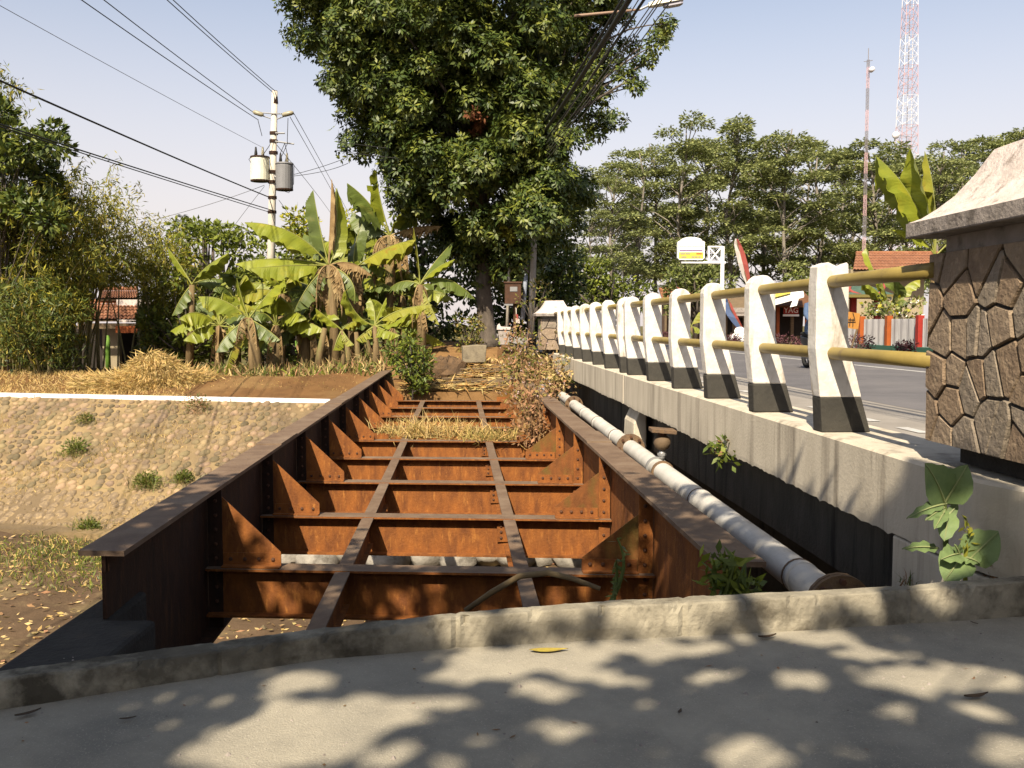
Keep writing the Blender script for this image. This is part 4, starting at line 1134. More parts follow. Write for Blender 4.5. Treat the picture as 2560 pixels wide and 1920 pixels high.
def banana(label, base, crown, stems, lv, sr=.11, group='banana plants'):
    """lv: list of (ctrl px, tip px, width m, dY tip, material, droop, tear); crown = (x,y,Y)"""
    Y = crown[2]; B = at(base[0], base[1], Y); C = at(crown[0], crown[1], Y)
    t = thing('banana_plant', label, 'banana plant', tuple(B), 0, group)
    O = Vector(B)
    MB().tube([B - Vector((0,0,.3)) - O, B.lerp(C,.5) + Vector((.03,0,0)) - O, C - O], [sr*1.6, sr*1.3, sr*.95], 10).build('pseudostem', stem_m, t, smooth_=True)
    for sx, sy, ex, ey, r in stems:
        dy = RNG.uniform(-.5,.5)
        MB().tube([at(sx,sy,Y+dy) - Vector((0,0,.2)) - O, at((sx+ex)/2+RNG.normal()*3,(sy+ey)/2,Y+dy) - O, at(ex,ey,Y+dy) - O], [r*1.2,r,r*.7], 8).build('side_stem', stem_m, t, smooth_=True)
    for ctrl, tip, wd_, dY, m, droop, tear in lv:
        p0 = C; p2 = at(tip[0], tip[1], Y + dY); p1 = at(ctrl[0], ctrl[1], Y + dY*.5)
        me, rib = banana_leaf(p0 - O, p1 - O, p2 - O, wd_*(1.55 if m is not lf_banana_dry else 1.2), droop, tear, m)
        lo = link('leaf', me, t)
        rib.build('midrib', rib_m if m not in (lf_banana_dry,) else lf_banana_dry, lo, smooth_=True)
    return t
G_, D_, Y_, B_ = lf_banana, lf_banana_d, lf_banana_y, lf_banana_dry
def dry_skirt(cx, cy, n, spread, drop):
    out = []
    for k in range(n):
        x = cx + RNG.normal()*spread; out.append(((cx + (x-cx)*1.2, cy - 12), (x + RNG.normal()*6, cy + drop*RNG.uniform(.6,1.1)), RNG.uniform(.22,.4), RNG.uniform(-.9,.4), B_, 1.15, .8))
    return out
banana('short banana with a pale stem spreading wide leaves at the soil edge', (650,952), (622,797,27.6), [(640,950,628,850,.09)], [
    ((560,735),(496,742),.62,-.3,G_,.95,.3), ((605,755),(592,695),.14,.1,G_,.2,.05), ((680,720),(709,690),.55,.2,G_,.6,.3), ((560,830),(540,882),.45,-.4,D_,.9,.4), ((668,820),(700,850),.45,-.5,D_,.9,.3), ((640,770),(560,800),.5,.8,D_,.9,.3), ((575,870),(563,935),.25,-.5,Y_,1.2,.7)] + dry_skirt(628,800,4,14,95))
banana('tall torn banana with hanging brown leaves in the middle of the grove', (842,950), (822,664,28.4), [(790,950,812,820,.11),(875,948,862,840,.10),(905,940,890,830,.09)], [
    ((742,555),(612,556),.70,-.6,G_,.95,.45), ((690,632),(588,660),.58,-.5,G_,.9,.3), ((720,660),(622,672),.6,-.9,G_,1.0,.4), ((795,560),(783,476),.44,.2,D_,.75,.95), ((826,560),(829,448),.30,.2,B_,.9,.9), ((850,620),(842,470),.42,.5,G_,.7,.6), ((900,690),(885,760),.4,-.6,D_,1.0,.5), ((770,700),(735,780),.5,-.8,D_,1.0,.5), ((800,600),(760,585),.5,1.0,D_,.9,.5), ((880,640),(930,690),.4,.4,B_,1.0,.7)] + dry_skirt(825,672,13,22,125))
banana('banana with a single broad raised yellow leaf right of the torn one', (868,950), (885,672,29.2), [(930,948,905,800,.10)], [
    ((955,612),(1040,598),.66,-.4,Y_,.85,.4), ((925,640),(985,690),.4,.2,D_,1.0,.6), ((880,620),(905,560),.4,.6,D_,.7,.6)] + dry_skirt(888,690,9,20,110))
banana('tall banana with dark leaves against the big tree', (965,940), (975,590,30.0), [(985,935,978,780,.09)], [
    ((995,530),(1022,505),.85,-.3,G_,.55,.35), ((930,500),(868,458),.62,-.2,D_,.9,.7), ((940,480),(942,420),.50,.1,G_,.5,.5), ((1040,560),(1104,566),.30,-.3,B_,1.0,.8), ((1000,520),(1060,525),.5,.5,D_,.8,.5), ((930,560),(880,530),.6,.6,D_,.9,.6), ((1000,610),(1020,680),.4,-.4,B_,1.1,.8)] + dry_skirt(975,600,9,22,130))
banana('banana with pale upright leaf stalks left of the grey trunk', (1052,920), (1050,712,28.8), [], [
    ((1046,640),(1034,570),.16,.1,Y_,.3,.1), ((1078,660),(1132,606),.40,.3,D_,.6,.3), ((1085,665),(1137,648),.30,-.2,G_,.7,.3), ((1110,665),(1188,748),.5,.2,D_,.9,.3), ((1010,690),(975,720),.45,.3,D_,.9,.3), ((1075,760),(1098,812),.3,-.3,Y_,1.1,.7), ((1060,770),(1070,830),.24,-.3,B_,1.1,.8)] + dry_skirt(1052,730,6,16,90))
banana('young bright green banana lowest in the grove', (938,945), (937,815,26.8), [], [
    ((885,800),(863,726),.46,-.3,G_,.5,.12), ((950,775),(966,744),.20,.1,G_,.4,.1), ((990,812),(1023,782),.30,-.3,G_,.7,.2), ((985,765),(1080,762),.34,-.1,Y_,.95,.6), ((960,825),(1000,838),.34,-.4,G_,.9,.3), ((905,835),(890,850),.3,-.3,Y_,.9,.3), ((940,770),(925,745),.26,.4,G_,.6,.2)], .07)
banana('small yellowing banana sucker beside the young bright one', (856,950), (855,826,27.0), [], [
    ((825,800),(789,771),.34,-.2,G_,.7,.2), ((875,805),(900,800),.26,-.2,Y_,.8,.4), ((840,850),(835,876),.3,-.3,G_,.9,.3), ((870,850),(885,862),.22,-.2,Y_,.9,.4)], .05)
banana('banana leaf pair leaning out of the airy bamboo', (470,940), (480,712,30.5), [], [
    ((505,665),(572,632),.52,-.4,G_,.6,.15), ((450,660),(420,620),.20,.2,G_,.5,.1), ((520,690),(560,700),.45,.5,D_,.9,.3), ((455,735),(430,790),.4,-.2,D_,1.0,.4)], .09)
for k, (bx, cx, cy, Y, lab) in enumerate(((700,705,735,30.5,'banana behind the short one, its leaves crossing the pole foot'),(780,770,720,31.5,'banana at the back of the grove left of the torn one'),(930,930,700,31.2,'banana at the back of the grove between the torn and the dark leaved one'),(1010,1005,740,30.6,'banana at the back of the grove next to the pale leaf stalks'),(590,590,760,30.8,'shaded banana behind the left leaves of the short one'),(900,895,640,32.0,'tall banana at the back of the grove against the crown of the big tree'),(815,818,780,29.6,'low banana in the shade between the torn stems'),(985,985,820,29.4,'low banana beside the brown stems at the right of the grove'),(760,765,810,28.9,'low banana left of the torn stems near the soil edge'),(690,690,815,28.6,'low banana right of the short pale stemmed one'),(870,868,735,30.2,'banana with a full crown behind the young bright one'),(545,548,815,29.6,'low banana in the shade at the left end of the grove'))):
    lv_ = []
    for j in range(11):
        an = -math.pi*(-.02+1.04*j/10) + RNG.normal()*.12; R_ = RNG.uniform(80,140)
        tx, ty = cx + math.cos(an)*R_, cy + math.sin(an)*R_*.8 + 35
        lv_.append(((cx+math.cos(an)*R_*.55, cy+math.sin(an)*R_*.75-8),(tx,ty),RNG.uniform(.46,.66),RNG.uniform(-.9,.9),[G_,G_,Y_,D_][int(RNG.integers(0,4))],RNG.uniform(.75,1.05),RNG.uniform(.2,.5)))
    banana(lab, (bx,940), (cx,cy,Y), [], lv_ + dry_skirt(cx,cy+5,5,18,100))
banana('tall banana with two upright leaves beside the big pillar', (2335,842), (2338,640,28), [], [
    ((2290,470),(2192,392),.95,.4,G_,.72,.45), ((2330,520),(2276,372),.80,-.1,G_,.55,.25), ((2345,480),(2312,378),.4,.4,Y_,.5,.3), ((2300,570),(2230,575),.3,.5,G_,.8,.3), ((2420,560),(2450,520),.8,.3,G_,.8,.4)], .12)
banana('low banana above the white fence beside the big pillar', (2232,850), (2225,772,38), [], [
    ((2190,715),(2155,705),.46,-.3,G_,.8,.2), ((2210,720),(2200,695),.46,.1,G_,.5,.2), ((2245,720),(2232,690),.55,-.2,D_,.7,.2), ((2255,735),(2272,760),.55,-.5,D_,.9,.2), ((2200,765),(2172,780),.40,-.5,D_,1.0,.2), ((2262,700),(2300,700),.5,.2,G_,.8,.3), ((2170,650),(2165,620),.34,.6,G_,.5,.2)], .08)
banana('little banana behind the far posts of the railing', (1725,850), (1728,818,50), [], [
    ((1718,795),(1706,800),.5,-.3,G_,.8,.2), ((1722,790),(1718,768),.45,.2,G_,.5,.2), ((1738,792),(1748,780),.5,.2,Y_,.7,.3), ((1745,815),(1755,832),.4,-.2,G_,.9,.3), ((1716,830),(1700,845),.5,-.4,D_,1.0,.4)], .08)

# ---------------------------------------------------------------- utility pole and its cables
PY = 35.0
b = at(671, 930, PY); topp = at(687, 228, PY)
up = thing('utility_pole', 'concrete power pole with two drum transformers above the banana plants', 'pole', tuple(b))
O = Vector(b)
MB().tube([b - O, b.lerp(topp,.5) - O, topp - O], [.17,.14,.105], 12).build('shaft', pole_conc, up, smooth_=True)
MB().tube([topp - O - Vector((0,0,.45)), topp - O + Vector((0,0,.02))], [.118,.09], 8).build('pole_cap', rust_dark_shade, up)
def P35(x, y, dy=0): return at(x, y, PY + dy) - O
for pts in (((632,280),(683,284),(735,285)), ((640,284),(676,296)), ((728,284),(692,298))):
    MB().tube([P35(*q, -.12) for q in pts], .022, 6).build('cross_arm', steel_grey, up)
for x0, y0, x1, y1 in ((632,279,659,288),(705,288,734,281)):
    a, c = P35(x0,y0,-.2), P35(x1,y1,-.2)
    MB().tube([a.lerp(c,f) for f in (0,.08,.2,.8,.92,1)], [.03,.06,.085,.085,.06,.03], 10).build('arm_insulator', insul_m, up, smooth_=True)
for x0, y0, x1, y1 in ((688,333,712,333),(684,353,735,360)):
    MB().tube([P35(x0,y0,-.1), P35(x1,y1,-.1)], .03, 6).build('bracket', steel_grey, up)
for x, y, r, m, nm in ((650,0,.335,tank_cream,'transformer'),(711,0,.315,tank_grey,'transformer')):
    y0, y1 = (395,452) if x < 680 else (411,474)
    a, c = P35(x, y1, -.1), P35(x, y0, -.1)
    tr = MB().tube([a, a + Vector((0,0,.03)), c - Vector((0,0,.08)), c], [r*.98,r,r,r*.98], 20).build(nm, m, up, smooth_=False)
    MB().tube([c, c + Vector((0,0,.05))], [r*1.07,r*1.03], 20).build('lid', rust_dark_shade if x < 680 else tank_grey, tr)
    MB().tube([a - Vector((0,0,.03)), a + Vector((0,0,.02))], r*1.01, 20).build('base_ring', rust_dark_shade, tr)
    for k in (-.4,.35):
        q = c + Vector((k*r, -.05, .05)); MB().tube([q, q+Vector((0,0,.10)), q+Vector((0,0,.2)), q+Vector((0,0,.34))], [.05,.06,.045,.03], 8).build('bushing', insul_m if k > 0 else black_c, tr, smooth_=True)
    pole_side = P35(681, (y0+y1)/2, -.05); mid = (a+c)/2
    MB().tube([mid + (pole_side-mid).normalized()*r*.8, pole_side], .05, 6).build('hanger', steel_grey, tr)
for pts in (((657,388),(675,362),(678,345)),((720,295),(718,360),(700,400)),((645,301),(655,340)),((712,358),(700,385)),((712,358),(718,385),(712,405)),((735,412),(734,460),(722,482),(700,474)),((640,384),(622,398),(632,415))):
    MB().tube([P35(*q, -.25) for q in pts], .012, 5).build('jumper_wire', black_c, up)
for y, w in ((333,.19),(353,.19),(382,.2),(430,.21),(455,.22),(494,.2),(530,.2)):
    q = P35(np.interp(y,[228,930],[687,671]), y); MB().tube([q-Vector((0,0,.05)), q+Vector((0,0,.05))], w*.82, 10).build('strap_band', rust_dark_shade, up)
def cable(label, pts, r, m=None, group='overhead cables', n=22):
    P = [Vector(p) for p in pts]; out = []
    if len(P) == 3:
        # quadratic through the three points
        d1, d2 = (P[1]-P[0]).length, (P[2]-P[1]).length; s = d1/(d1+d2)
        c = (P[1] - P[0]*(1-s)**2 - P[2]*s*s) / (2*s*(1-s))
        out = [P[0]*(1-u)**2 + c*2*u*(1-u) + P[2]*u*u for u in np.linspace(0,1,n)]
    else:
        out = [P[0].lerp(P[1],u) - Vector((0,0,.02*(P[1]-P[0]).length*4*u*(1-u)*.5)) for u in np.linspace(0,1,n)]
    o = MB().tube(out, r, 5, cap=False).build('cable', m or black_c, smooth_=True)
    return tag(o, label, 'cable', group)
def toward(x0, y0, x1, y1, drop, Y0=PY):
    """from a point on the pole over an image point at nearly the same height, and on past the camera"""
    a = at(x0, y0, Y0); r = ray(x1, y1); k = (a.z - drop - EYE)/r.z; m = Vector((r.x*k, r.y*k, a.z-drop))
    d = m - a; e = m + Vector((d.x, d.y, 0)).normalized()*26 + Vector((0,0,drop*.2))
    return [a, m, e]
for lab, a in (('cable from the very top of the power pole, leftmost of the top two', (684,232,418,0)), ('cable from the very top of the power pole, rightmost of the top two', (688,228,433,0)),
               ('cable tied to the end of the pale insulator on the cross arm', (632,280,260,0)), ('cable tied just under the cross arm insulator', (646,300,204,0))):
    cable(lab, toward(*a, .35), .013)
cable('thinnest high cable fading towards the pole transformers', toward(657,369,0,14,.3), .007, grey_c)
cable('thick cable reaching the pole below the cream transformer', toward(675,494,0,202,.3), .022)
cable('upper of the two lowest cables, crossing above the bamboo', toward(684,527,171,366,.15), .018)
cable('lower of the two lowest cables, crossing above the bamboo', toward(682,533,171,372,.15), .014)
cable('stay wire falling from the pole towards the bamboo', [at(661,463,PY-.2), at(500,518,37), at(338,560,39)], .009, grey_c)
cable('faint stay wire running steeply down from the pole', [at(661,466,PY-.2), at(600,545,36.5), at(560,600,38)], .008, grey_c)
for i, (lab, a, m, e) in enumerate([('upper cable running down from the cross arm to the far side', (735,284,PY-.2), (828,452,52), (912,610,84)), ('lower cable running down from the cross arm to the far side', (725,292,PY-.2), (818,456,52), (902,612,84)),
    ('cable passing the grey transformer towards the torn banana tops', (690,360,PY), (782,472,50), (860,585,84)), ('cable crossing from the grey transformer towards the tree, upper one', (735,436,PY-.2), (800,418,34), (870,392,32.5)), ('cable crossing from the grey transformer towards the tree, lower one', (735,440,PY-.2), (800,430,34), (870,408,32.5)),
    ('cable lying across the front of the big tree, upper one', (842,355,28), (900,362,27), (965,370,26.5)), ('cable lying across the front of the big tree, lower one', (842,376,28), (900,385,27), (995,396,26.5)), ('slack cable from the foot of the transformers into the grove', (697,500,PY-.1), (730,548,36), (760,600,37))]):
    cable(lab, [at(*a), at(*m), at(*e)], .012 if i < 3 else .010)

# ---------------------------------------------------------------- poles in the shade of the big tree, street lamp
def simple_pole(name, label, x0, y0, x1, y1, Y, r0, r1, m, cat='pole', bands=None):
    a, c = at(x0,y0,Y), at(x1,y1,Y); t = thing(name, label, cat, tuple(a))
    MB().tube([a - a, c - a], [r0,r1], 10).build('shaft', m, t, smooth_=True)
    for f, mm in bands or ():
        q = (c-a)*f; MB().tube([q - Vector((0,0,.12)), q + Vector((0,0,.12))], r0*1.04, 10).build('band', mm, t)
    return t, a
SPY = 29.0
t, a = simple_pole('street_lamp', 'tall street light pole behind the tree whose lamp reaches out over the road', 1327, 845, 1352, 55, SPY, .105, .07, steel_grey, 'street lamp')
lamp_a, lamp_b = at(1352,60,SPY), at(1600,24,SPY-.8)
MB().tube([at(1351,80,SPY)-a, lamp_a.lerp(lamp_b,.3)-a + Vector((0,0,.1)), lamp_b - a], [.05,.045,.035], 8).build('arm', M('pinkish_arm',(.42,.28,.20),None,rough=.7), t, smooth_=True)
q0, q1 = at(1622,18,SPY-.8)-a, at(1708,2,SPY-1.0)-a
d = (q1-q0); sd_ = Vector((0,1,0)).cross(d).normalized(); sd_ = Vector((0,1,0)); upv = d.cross(sd_).normalized(); upv = upv if upv.z > 0 else -upv
def lampbody(h0, h1, w, m, nm, f0=0, f1=1):
    vs = []
    for f, k in ((f0,.55),(f0+(f1-f0)*.25,1),(f0+(f1-f0)*.85,1),(f1,.6)):
        c = q0 + d*f
        for s, h in ((-1,h0),(1,h0),(.7,h1),(-.7,h1)): vs.append(c + sd_*w*s*k + upv*h*(1 if k == 1 else .8))
    fs = [(i*4+j, i*4+(j+1) % 4, (i+1)*4+(j+1) % 4, (i+1)*4+j) for i in range(3) for j in range(4)] + [(3,2,1,0),(12,13,14,15)]
    return MB().add(vs, fs).build(nm, m, t)
lampbody(0, .14, .17, tank_cream, 'lamp_housing'); lampbody(-.10, -.003, .14, M('lamp_glass',(.35,.34,.40),None,rough=.25), 'lamp_glass', .42, .98)
MB().tube([lamp_b - a, q0 + upv*.05], .035, 8).build('arm_end', steel_grey, t)
simple_pole('pipe_post', 'slim pale pipe post standing over the rusty box', 1267, 830, 1276, 600, 29.6, .05, .045, pole_conc)
simple_pole('painted_post', 'short blue and white painted post between the rusty box and the lamp pole', 1306, 800, 1318, 645, 29.3, .07, .06, blue_white, bands=((.82,M('pink_band',(.4,.25,.3),None)),))
a = at(1283, 760, 29.0); t = thing('junction_box', 'rusty metal junction box hanging in the shade beside the tree trunk', 'box', tuple(a))
c0, c1 = at(1262,760,29)-a, at(1303,706,29)-a
MB().box((c0.x,-.14,c0.z),(c1.x,.14,c1.z)).build('box_body', rusty_box, t, bevel=.02)
MB().box((c0.x-.03,-.17,c1.z-.03),(c1.x+.03,.17,c1.z+.02)).build('box_lid', rusty_box, t)
MB().box((c0.x+.16,-.155,c0.z+.38),(c1.x-.12,-.141,c0.z+.52)).build('plate', steel_grey, t)
MB().box((c0.x-.02,-.19,c0.z-.05),(c0.x+.25,-.1,c0.z+.0)).build('tray', steel_grey, t)
MB().tube([Vector((.05,.1,c0.z-1.0)), Vector((.05,.1,c0.z))], .05, 8).build('box_stand', rusty_box, t)
a = at(1290, 830, 28.6); t = thing('small_flag', 'small red and white flag at the foot of the rusty box', 'flag', tuple(a))
MB().tube([Vector((0,0,0)), Vector((-.02,0,.75))], .012, 6).build('stick', wood_m, t)
for k, (z0, z1, mm) in enumerate(((.28,.42,flag_white),(.42,.55,flag_red),(.55,.74,flag_white))):
    MB().add([(0,-.01,z0),(.12-.05*k,-.03,z0-.02),(.10-.04*k,-.02,z1-.02),(-.015,-.01,z1)], [(0,1,2,3)]).build('cloth', mm, t)
a = at(1260, 862, 28.8); t = thing('concrete_planter', 'grey concrete stump with a pale slab on top beside the tree', 'stump', tuple(a))
MB().prism([(-.13,0),(.16,0),(.19,.46),(-.19,.46)], -.16, .16, 'y').build('stump_body', conc_side, t, bevel=.02)
MB().prism([(-.22,.462),(.22,.462),(.20,.54),(-.10,.56),(-.14,.66),(-.21,.58)], -.2, .2, 'y').build('stump_slab', conc_cap, t)
# the thick bundle and thin wires passing out of the tree over the road
def road_cable(lab, x0, y0, x1, y1, r, drop=.6, Y0=SPY, m=None):
    a = at(x0, y0, Y0); rr = ray(x1, y1); k = (a.z - drop - EYE)/rr.z; mm = Vector((rr.x*k, rr.y*k, a.z - drop))
    d = mm - a; e = mm + Vector((d.x, d.y, 0)).normalized()*20 + Vector((0,0,drop*.1))
    cable(lab, [a, mm, e], r, m)
road_cable('thickest dark cable bundle coming out of the big tree over the road', 1345, 352, 1573, 0, .052)
road_cable('dark cable just left of the thickest bundle', 1344, 330, 1556, 0, .028)
road_cable('dark twisted cable just right of the thickest bundle', 1346, 372, 1610, 0, .024)
for k, x1 in enumerate((1596, 1637, 1648, 1655, 1679)):
    road_cable(('thin wire nearest the twisted cable', 'thin wire crossing the lamp neck, leftmost of three', 'thin wire crossing the lamp neck, middle of three', 'thin wire crossing the lamp neck, rightmost of three', 'thin wire passing under the outer end of the lamp')[k], 1347, 385 + k*9, x1, 0, .009, m=grey_c)

# ---------------------------------------------------------------- towers
def lattice(name, label, x_at, ybase, Y, zt, w0, w1, nseg, cols, rleg, cat, dishes=()):
    c = at(x_at, ybase, Y); t = thing(name, label, cat, (c.x, Y, .3)); H = zt - .3
    mbs = {}
    for k in range(nseg):
        f0, f1 = k/nseg, (k+1)/nseg; a0, a1 = w0+(w1-w0)*f0**.8, w0+(w1-w0)*f1**.8
        A = [Vector((sx*a0/2, sy*a0/2, H*f0)) for sx, sy in ((-1,-1),(1,-1),(1,1),(-1,1))]; Bq = [Vector((sx*a1/2, sy*a1/2, H*f1)) for sx, sy in ((-1,-1),(1,-1),(1,1),(-1,1))]
        mb = MB()
        for i in range(4):
            mb.tube([A[i], Bq[i]], rleg, 5); j = (i+1) % 4
            mb.tube([A[i], Bq[j]], rleg*.55, 4); mb.tube([A[j], Bq[i]], rleg*.55, 4); mb.tube([Bq[i], Bq[j]], rleg*.6, 4)
        if k % 3 == 2: mb.tube([Vector((0,0,H*f0)), Vector((0,0,H*f1))], rleg*1.3, 5)
        mb.build('lattice_section', cols[(k*len(cols)//nseg) if False else (k//3) % 2], t)
    MB().tube([Vector((0,0,0)), Vector((0,0,H))], rleg*1.2, 5).build('cable_ladder', tower_grey, t)
    for dx, z, r in dishes:
        MB().tube([Vector((dx,-w0*.5,z)), Vector((dx,-w0*.5-.15,z)), Vector((dx,-w0*.5-.45,z))], [r*.3,r,r*.97], 14).build('dish', tower_white, t, smooth_=True)
        MB().tube([Vector((0,-w0*.3,z)), Vector((dx,-w0*.5,z))], .04, 5).build('dish_arm', tower_grey, t)
    return t
zt = at(2271, -60, 150).z
lattice('lattice_tower', 'tall red and white telecom lattice tower behind the trees', 2254, 830, 150, zt, 4.0, 1.6, 36, [pinkish, tower_white], .052, 'tower', ((-2.6, at(2232,350,150).z, .55),))
zt = at(2164, 150, 62).z
t = lattice('radio_mast', 'slim guyed radio mast with a small dish among the airy trees', 2155, 830, 62, zt, .17, .14, 40, [pinkish, tower_grey], .010, 'mast', ((.1, at(2166,178,62).z-.3, .16),))
H = zt - .3
MB().tube([Vector((0,0,H)), Vector((0,0,H+.75))], .025, 5).build('tip_rod', tower_grey, t)
MB().tube([Vector((-.28,0,H-.1)), Vector((.28,0,H-.02))], .02, 5).build('antenna_bar', tower_grey, t)

# ---------------------------------------------------------------- ruined house front behind the bamboo
HY = 38.0
hb = at(250, 950, HY); house = thing('tiled_house', 'low house with a broken tiled roof and a green post behind dry grass', 'house', (hb.x, HY, -.6)); O = Vector((hb.x, HY, -.6))
def HP(x, y, d=0): return at(x, y, HY + d) - O
MB().box(tuple(HP(150,960,1.2)), (HP(390,960).x, 3.5, HP(0,815).z)).build('back_wall', dark_in, house)
p = HP(259,920,.6); q = HP(298,820,.6); MB().box((p.x,.55,-.2),(q.x,.8,q.z)).build('wall_panel', cream_p, house)
a = HP(277,960); c = HP(279,838); MB().tube([Vector((a.x,-.2,0)), Vector((a.x,-.2,1.1)), Vector((a.x,-.2,c.z))], [.11,.10,.09], 10).build('green_post', green_p, house, smooth_=True)
MB().box((HP(185,0).x,-.5,HP(0,822).z),(HP(347,0).x,-.42,HP(0,808).z)).build('fascia_board', wood_m, house)
MB().box((HP(283,0).x,-.6,HP(0,832).z),(HP(345,0).x,-.51,HP(0,815).z)).build('brown_board', orange_p, house)
def roof(name, x0, x1, ytop, ybot, d0, d1, mtl, par, PP=HP, ncol=16):
    a = [PP(x0,ybot,d0), PP(x1,ybot,d0), PP(x1-8,ytop,d1), PP(x0+8,ytop,d1)]
    mb = MB()
    for k in range(ncol):                                # pan tiles laid in columns
        f0, f1 = k/ncol, (k+1)/ncol
        for r_ in range(6):
            g0, g1 = r_/6, (r_+1.12)/6
            def pt(f, g, h): return (a[0].lerp(a[1], f)).lerp(a[3].lerp(a[2], f), min(1,g)) + Vector((0,-.02,h))
            h0 = .03; mb.add([pt(f0,g0,.035), pt((f0+f1)/2,g0,.085), pt(f1,g0,.035), pt(f0,g1,.0), pt((f0+f1)/2,g1,.05), pt(f1,g1,.0)], [(0,1,4,3),(1,2,5,4)])
    o = mb.build(name, mtl, par)
    MB().add([*(v - Vector((0,0,.06)) for v in a)], [(0,1,2,3)]).build(name + '_underside', wood_m, o)
    MB().tube([a[3] + Vector((0,0,.05)), a[2] + Vector((0,0,.05))], .09, 8).build('ridge', roof_tile, o)
    return o
roof('upper_roof', 248, 352, 724, 747, .6, 2.6, roof_tile, house)
roof('lower_roof', 190, 350, 756, 800, -.4, .8, roof_tile, house)
MB().box((HP(258,0).x,.5,HP(0,772).z),(HP(350,0).x,.56,HP(0,748).z)).build('gable_strip', conc_cap, house)
MB().box((HP(282,0).x,-.46,HP(0,806).z),(HP(346,0).x,-.38,HP(0,799).z)).build('eave_strip', conc_cap, house)
# plastered hut glimpsed between the banana stems
b = at(725, 930, 36); t = thing('plaster_hut', 'small cream hut glimpsed between the banana stems', 'hut', (b.x, 36, -.5)); O = Vector((b.x,36,-.5))
def UP(x, y, d=0): return at(x, y, 36+d) - O
MB().box((UP(612,0).x,0,-.2),(UP(634,0).x,.3,UP(0,868).z)).build('wall_end', cream_p, t)
MB().box((UP(634,0).x,.4,-.2),(UP(775,0).x,.6,UP(0,838).z)).build('wall', dark_in, t)
MB().box((UP(724,0).x,.1,-.2),(UP(738,0).x,.35,UP(0,852).z)).build('door_post', green_p, t)
MB().prism([(UP(722,0).x,UP(0,838).z),(UP(765,0).x,UP(0,838).z),(UP(742,0).x,UP(0,812).z)], .0, .39, 'y').build('gable', cream_p, t)

# ---------------------------------------------------------------- roadside across the bridge
def panel_fence():
    a, c = br(16.2, 27.5, .33), br(16.2, 37.2, .33)
    t = thing('zinc_fence', 'white corrugated fence with orange red posts beside the big pillar', 'fence', tuple(br(16.2,32,.33)), TH); off = (16.2,32,.33)
    for s0 in np.arange(27.5, 37.3, 2.4):
        vs, fs = [], []
        for k in range(41): s = s0 + .12 + 2.16*k/40; x = 16.2 + .018*math.cos(k*math.pi*.9); vs += [(x, s, .45), (x, s, 1.62)]
        fs = [(2*k, 2*k+2, 2*k+3, 2*k+1) for k in range(40)]
        MB().add(vs, fs).build('zinc_panel', panel_m, t, off=off)
        MB().box((16.05,s0-.11,.33),(16.27,s0+.11,1.74)).build('fence_post', orange_p if int(s0) % 4 else red_p, t, off=off, bevel=.01)
    MB().box((16.0,27.2,.33),(16.45,37.3,.62)).build('footing', teal_p, t, off=off)
panel_fence()
def shop(label, x0, x1, ybase, yeave, Y, wallm, roofm, group, sign=None, awning=None, door=True):
    b = at((x0+x1)/2, ybase, Y); t = thing('street_shop', label, 'shop', (b.x, Y, .35), 0, group); O = Vector((b.x, Y, .35))
    def Q(x, y, d=0): return at(x, y, Y+d) - O
    X0, X1, ZE = Q(x0,0).x, Q(x1,0).x, Q(0,yeave).z
    MB().box((X0,.6,0),(X1,3.5,ZE)).build('wall', wallm, t)
    for f in (.0,.33,.66,1.0):
        x = X0 + (X1-X0)*f; MB().box((x-.07,-.1,0),(x+.07,.06,ZE)).build('shop_post', orange_p if f in (.33,1.0) else wood_m, t)
    if door:
        for f in (.08,.42,.72): MB().box((X0+(X1-X0)*f,.54,.05),(X0+(X1-X0)*(f+.2),.595,ZE*.72)).build('opening', dark_in, t)
        MB().box((X0+(X1-X0)*.1,.45,0),(X1-.2,.535,.5)).build('counter', wood_m, t)
    mb = MB().add([(X0-.3,-.7,ZE-.05),(X1+.3,-.7,ZE-.05),(X1+.2,2.2,ZE+1.05),(X0-.2,2.2,ZE+1.05),(X0-.3,-.7,ZE-.14),(X1+.3,-.7,ZE-.14),(X1+.2,2.2,ZE+.95),(X0-.2,2.2,ZE+.95)], [(0,1,2,3),(7,6,5,4),(0,4,5,1),(1,5,6,2),(2,6,7,3),(3,7,4,0)])
    mb.build('roof', roofm, t)
    return t, Q, O
t, Q, O = shop('long brown shop front seen between the middle railing posts', 1672, 1796, 842, 752, 68, brown_wall, roof_tile, 'shops across the road')
t, Q, O = shop('dim stall under a white and yellow awning with a red lettered board', 1922, 2032, 858, 762, 47, dark_in, board_m, 'shops across the road')
vs = [Q(1915,752,-1.6), Q(1998,728,-1.6), Q(2004,752,-1.9), Q(1925,768,-1.9)]
aw = MB().add([Q(1905,744,-.6), Q(2006,716,-.6), Q(2010,738,-2.0), Q(1915,764,-2.0), Q(1905,750,-.6), Q(2006,722,-.6), Q(2010,743,-2.0), Q(1915,769,-2.0)], [(0,1,2,3),(7,6,5,4),(3,2,6,7),(0,4,5,1),(1,5,6,2),(0,3,7,4)]).build('awning', sign_white, t)
MB().add([Q(1910,744,-.9)+Vector((0,0,.06)), Q(1975,727,-.9)+Vector((0,0,.06)), Q(1977,736,-1.5)+Vector((0,0,.06)), Q(1912,753,-1.5)+Vector((0,0,.06))], [(0,1,2,3)]).build('yellow_stripe', sign_yellow, aw)
MB().add([Q(1985,742,-2.02), Q(2000,735,-2.02), Q(1992,764,-2.02), Q(1975,768,-2.02)], [(0,1,2,3)]).build('hanging_flap', sign_white, aw)
sgn = MB().box((Q(1968,0).x,-.35,Q(0,785).z),(Q(2006,0).x,-.28,Q(0,768).z)).build('sign_board', red_p, t)
MB().box((Q(1967,0).x,-.36,Q(0,791).z),(Q(2007,0).x,-.27,Q(0,786).z)).build('sign_edge', sign_white, sgn)
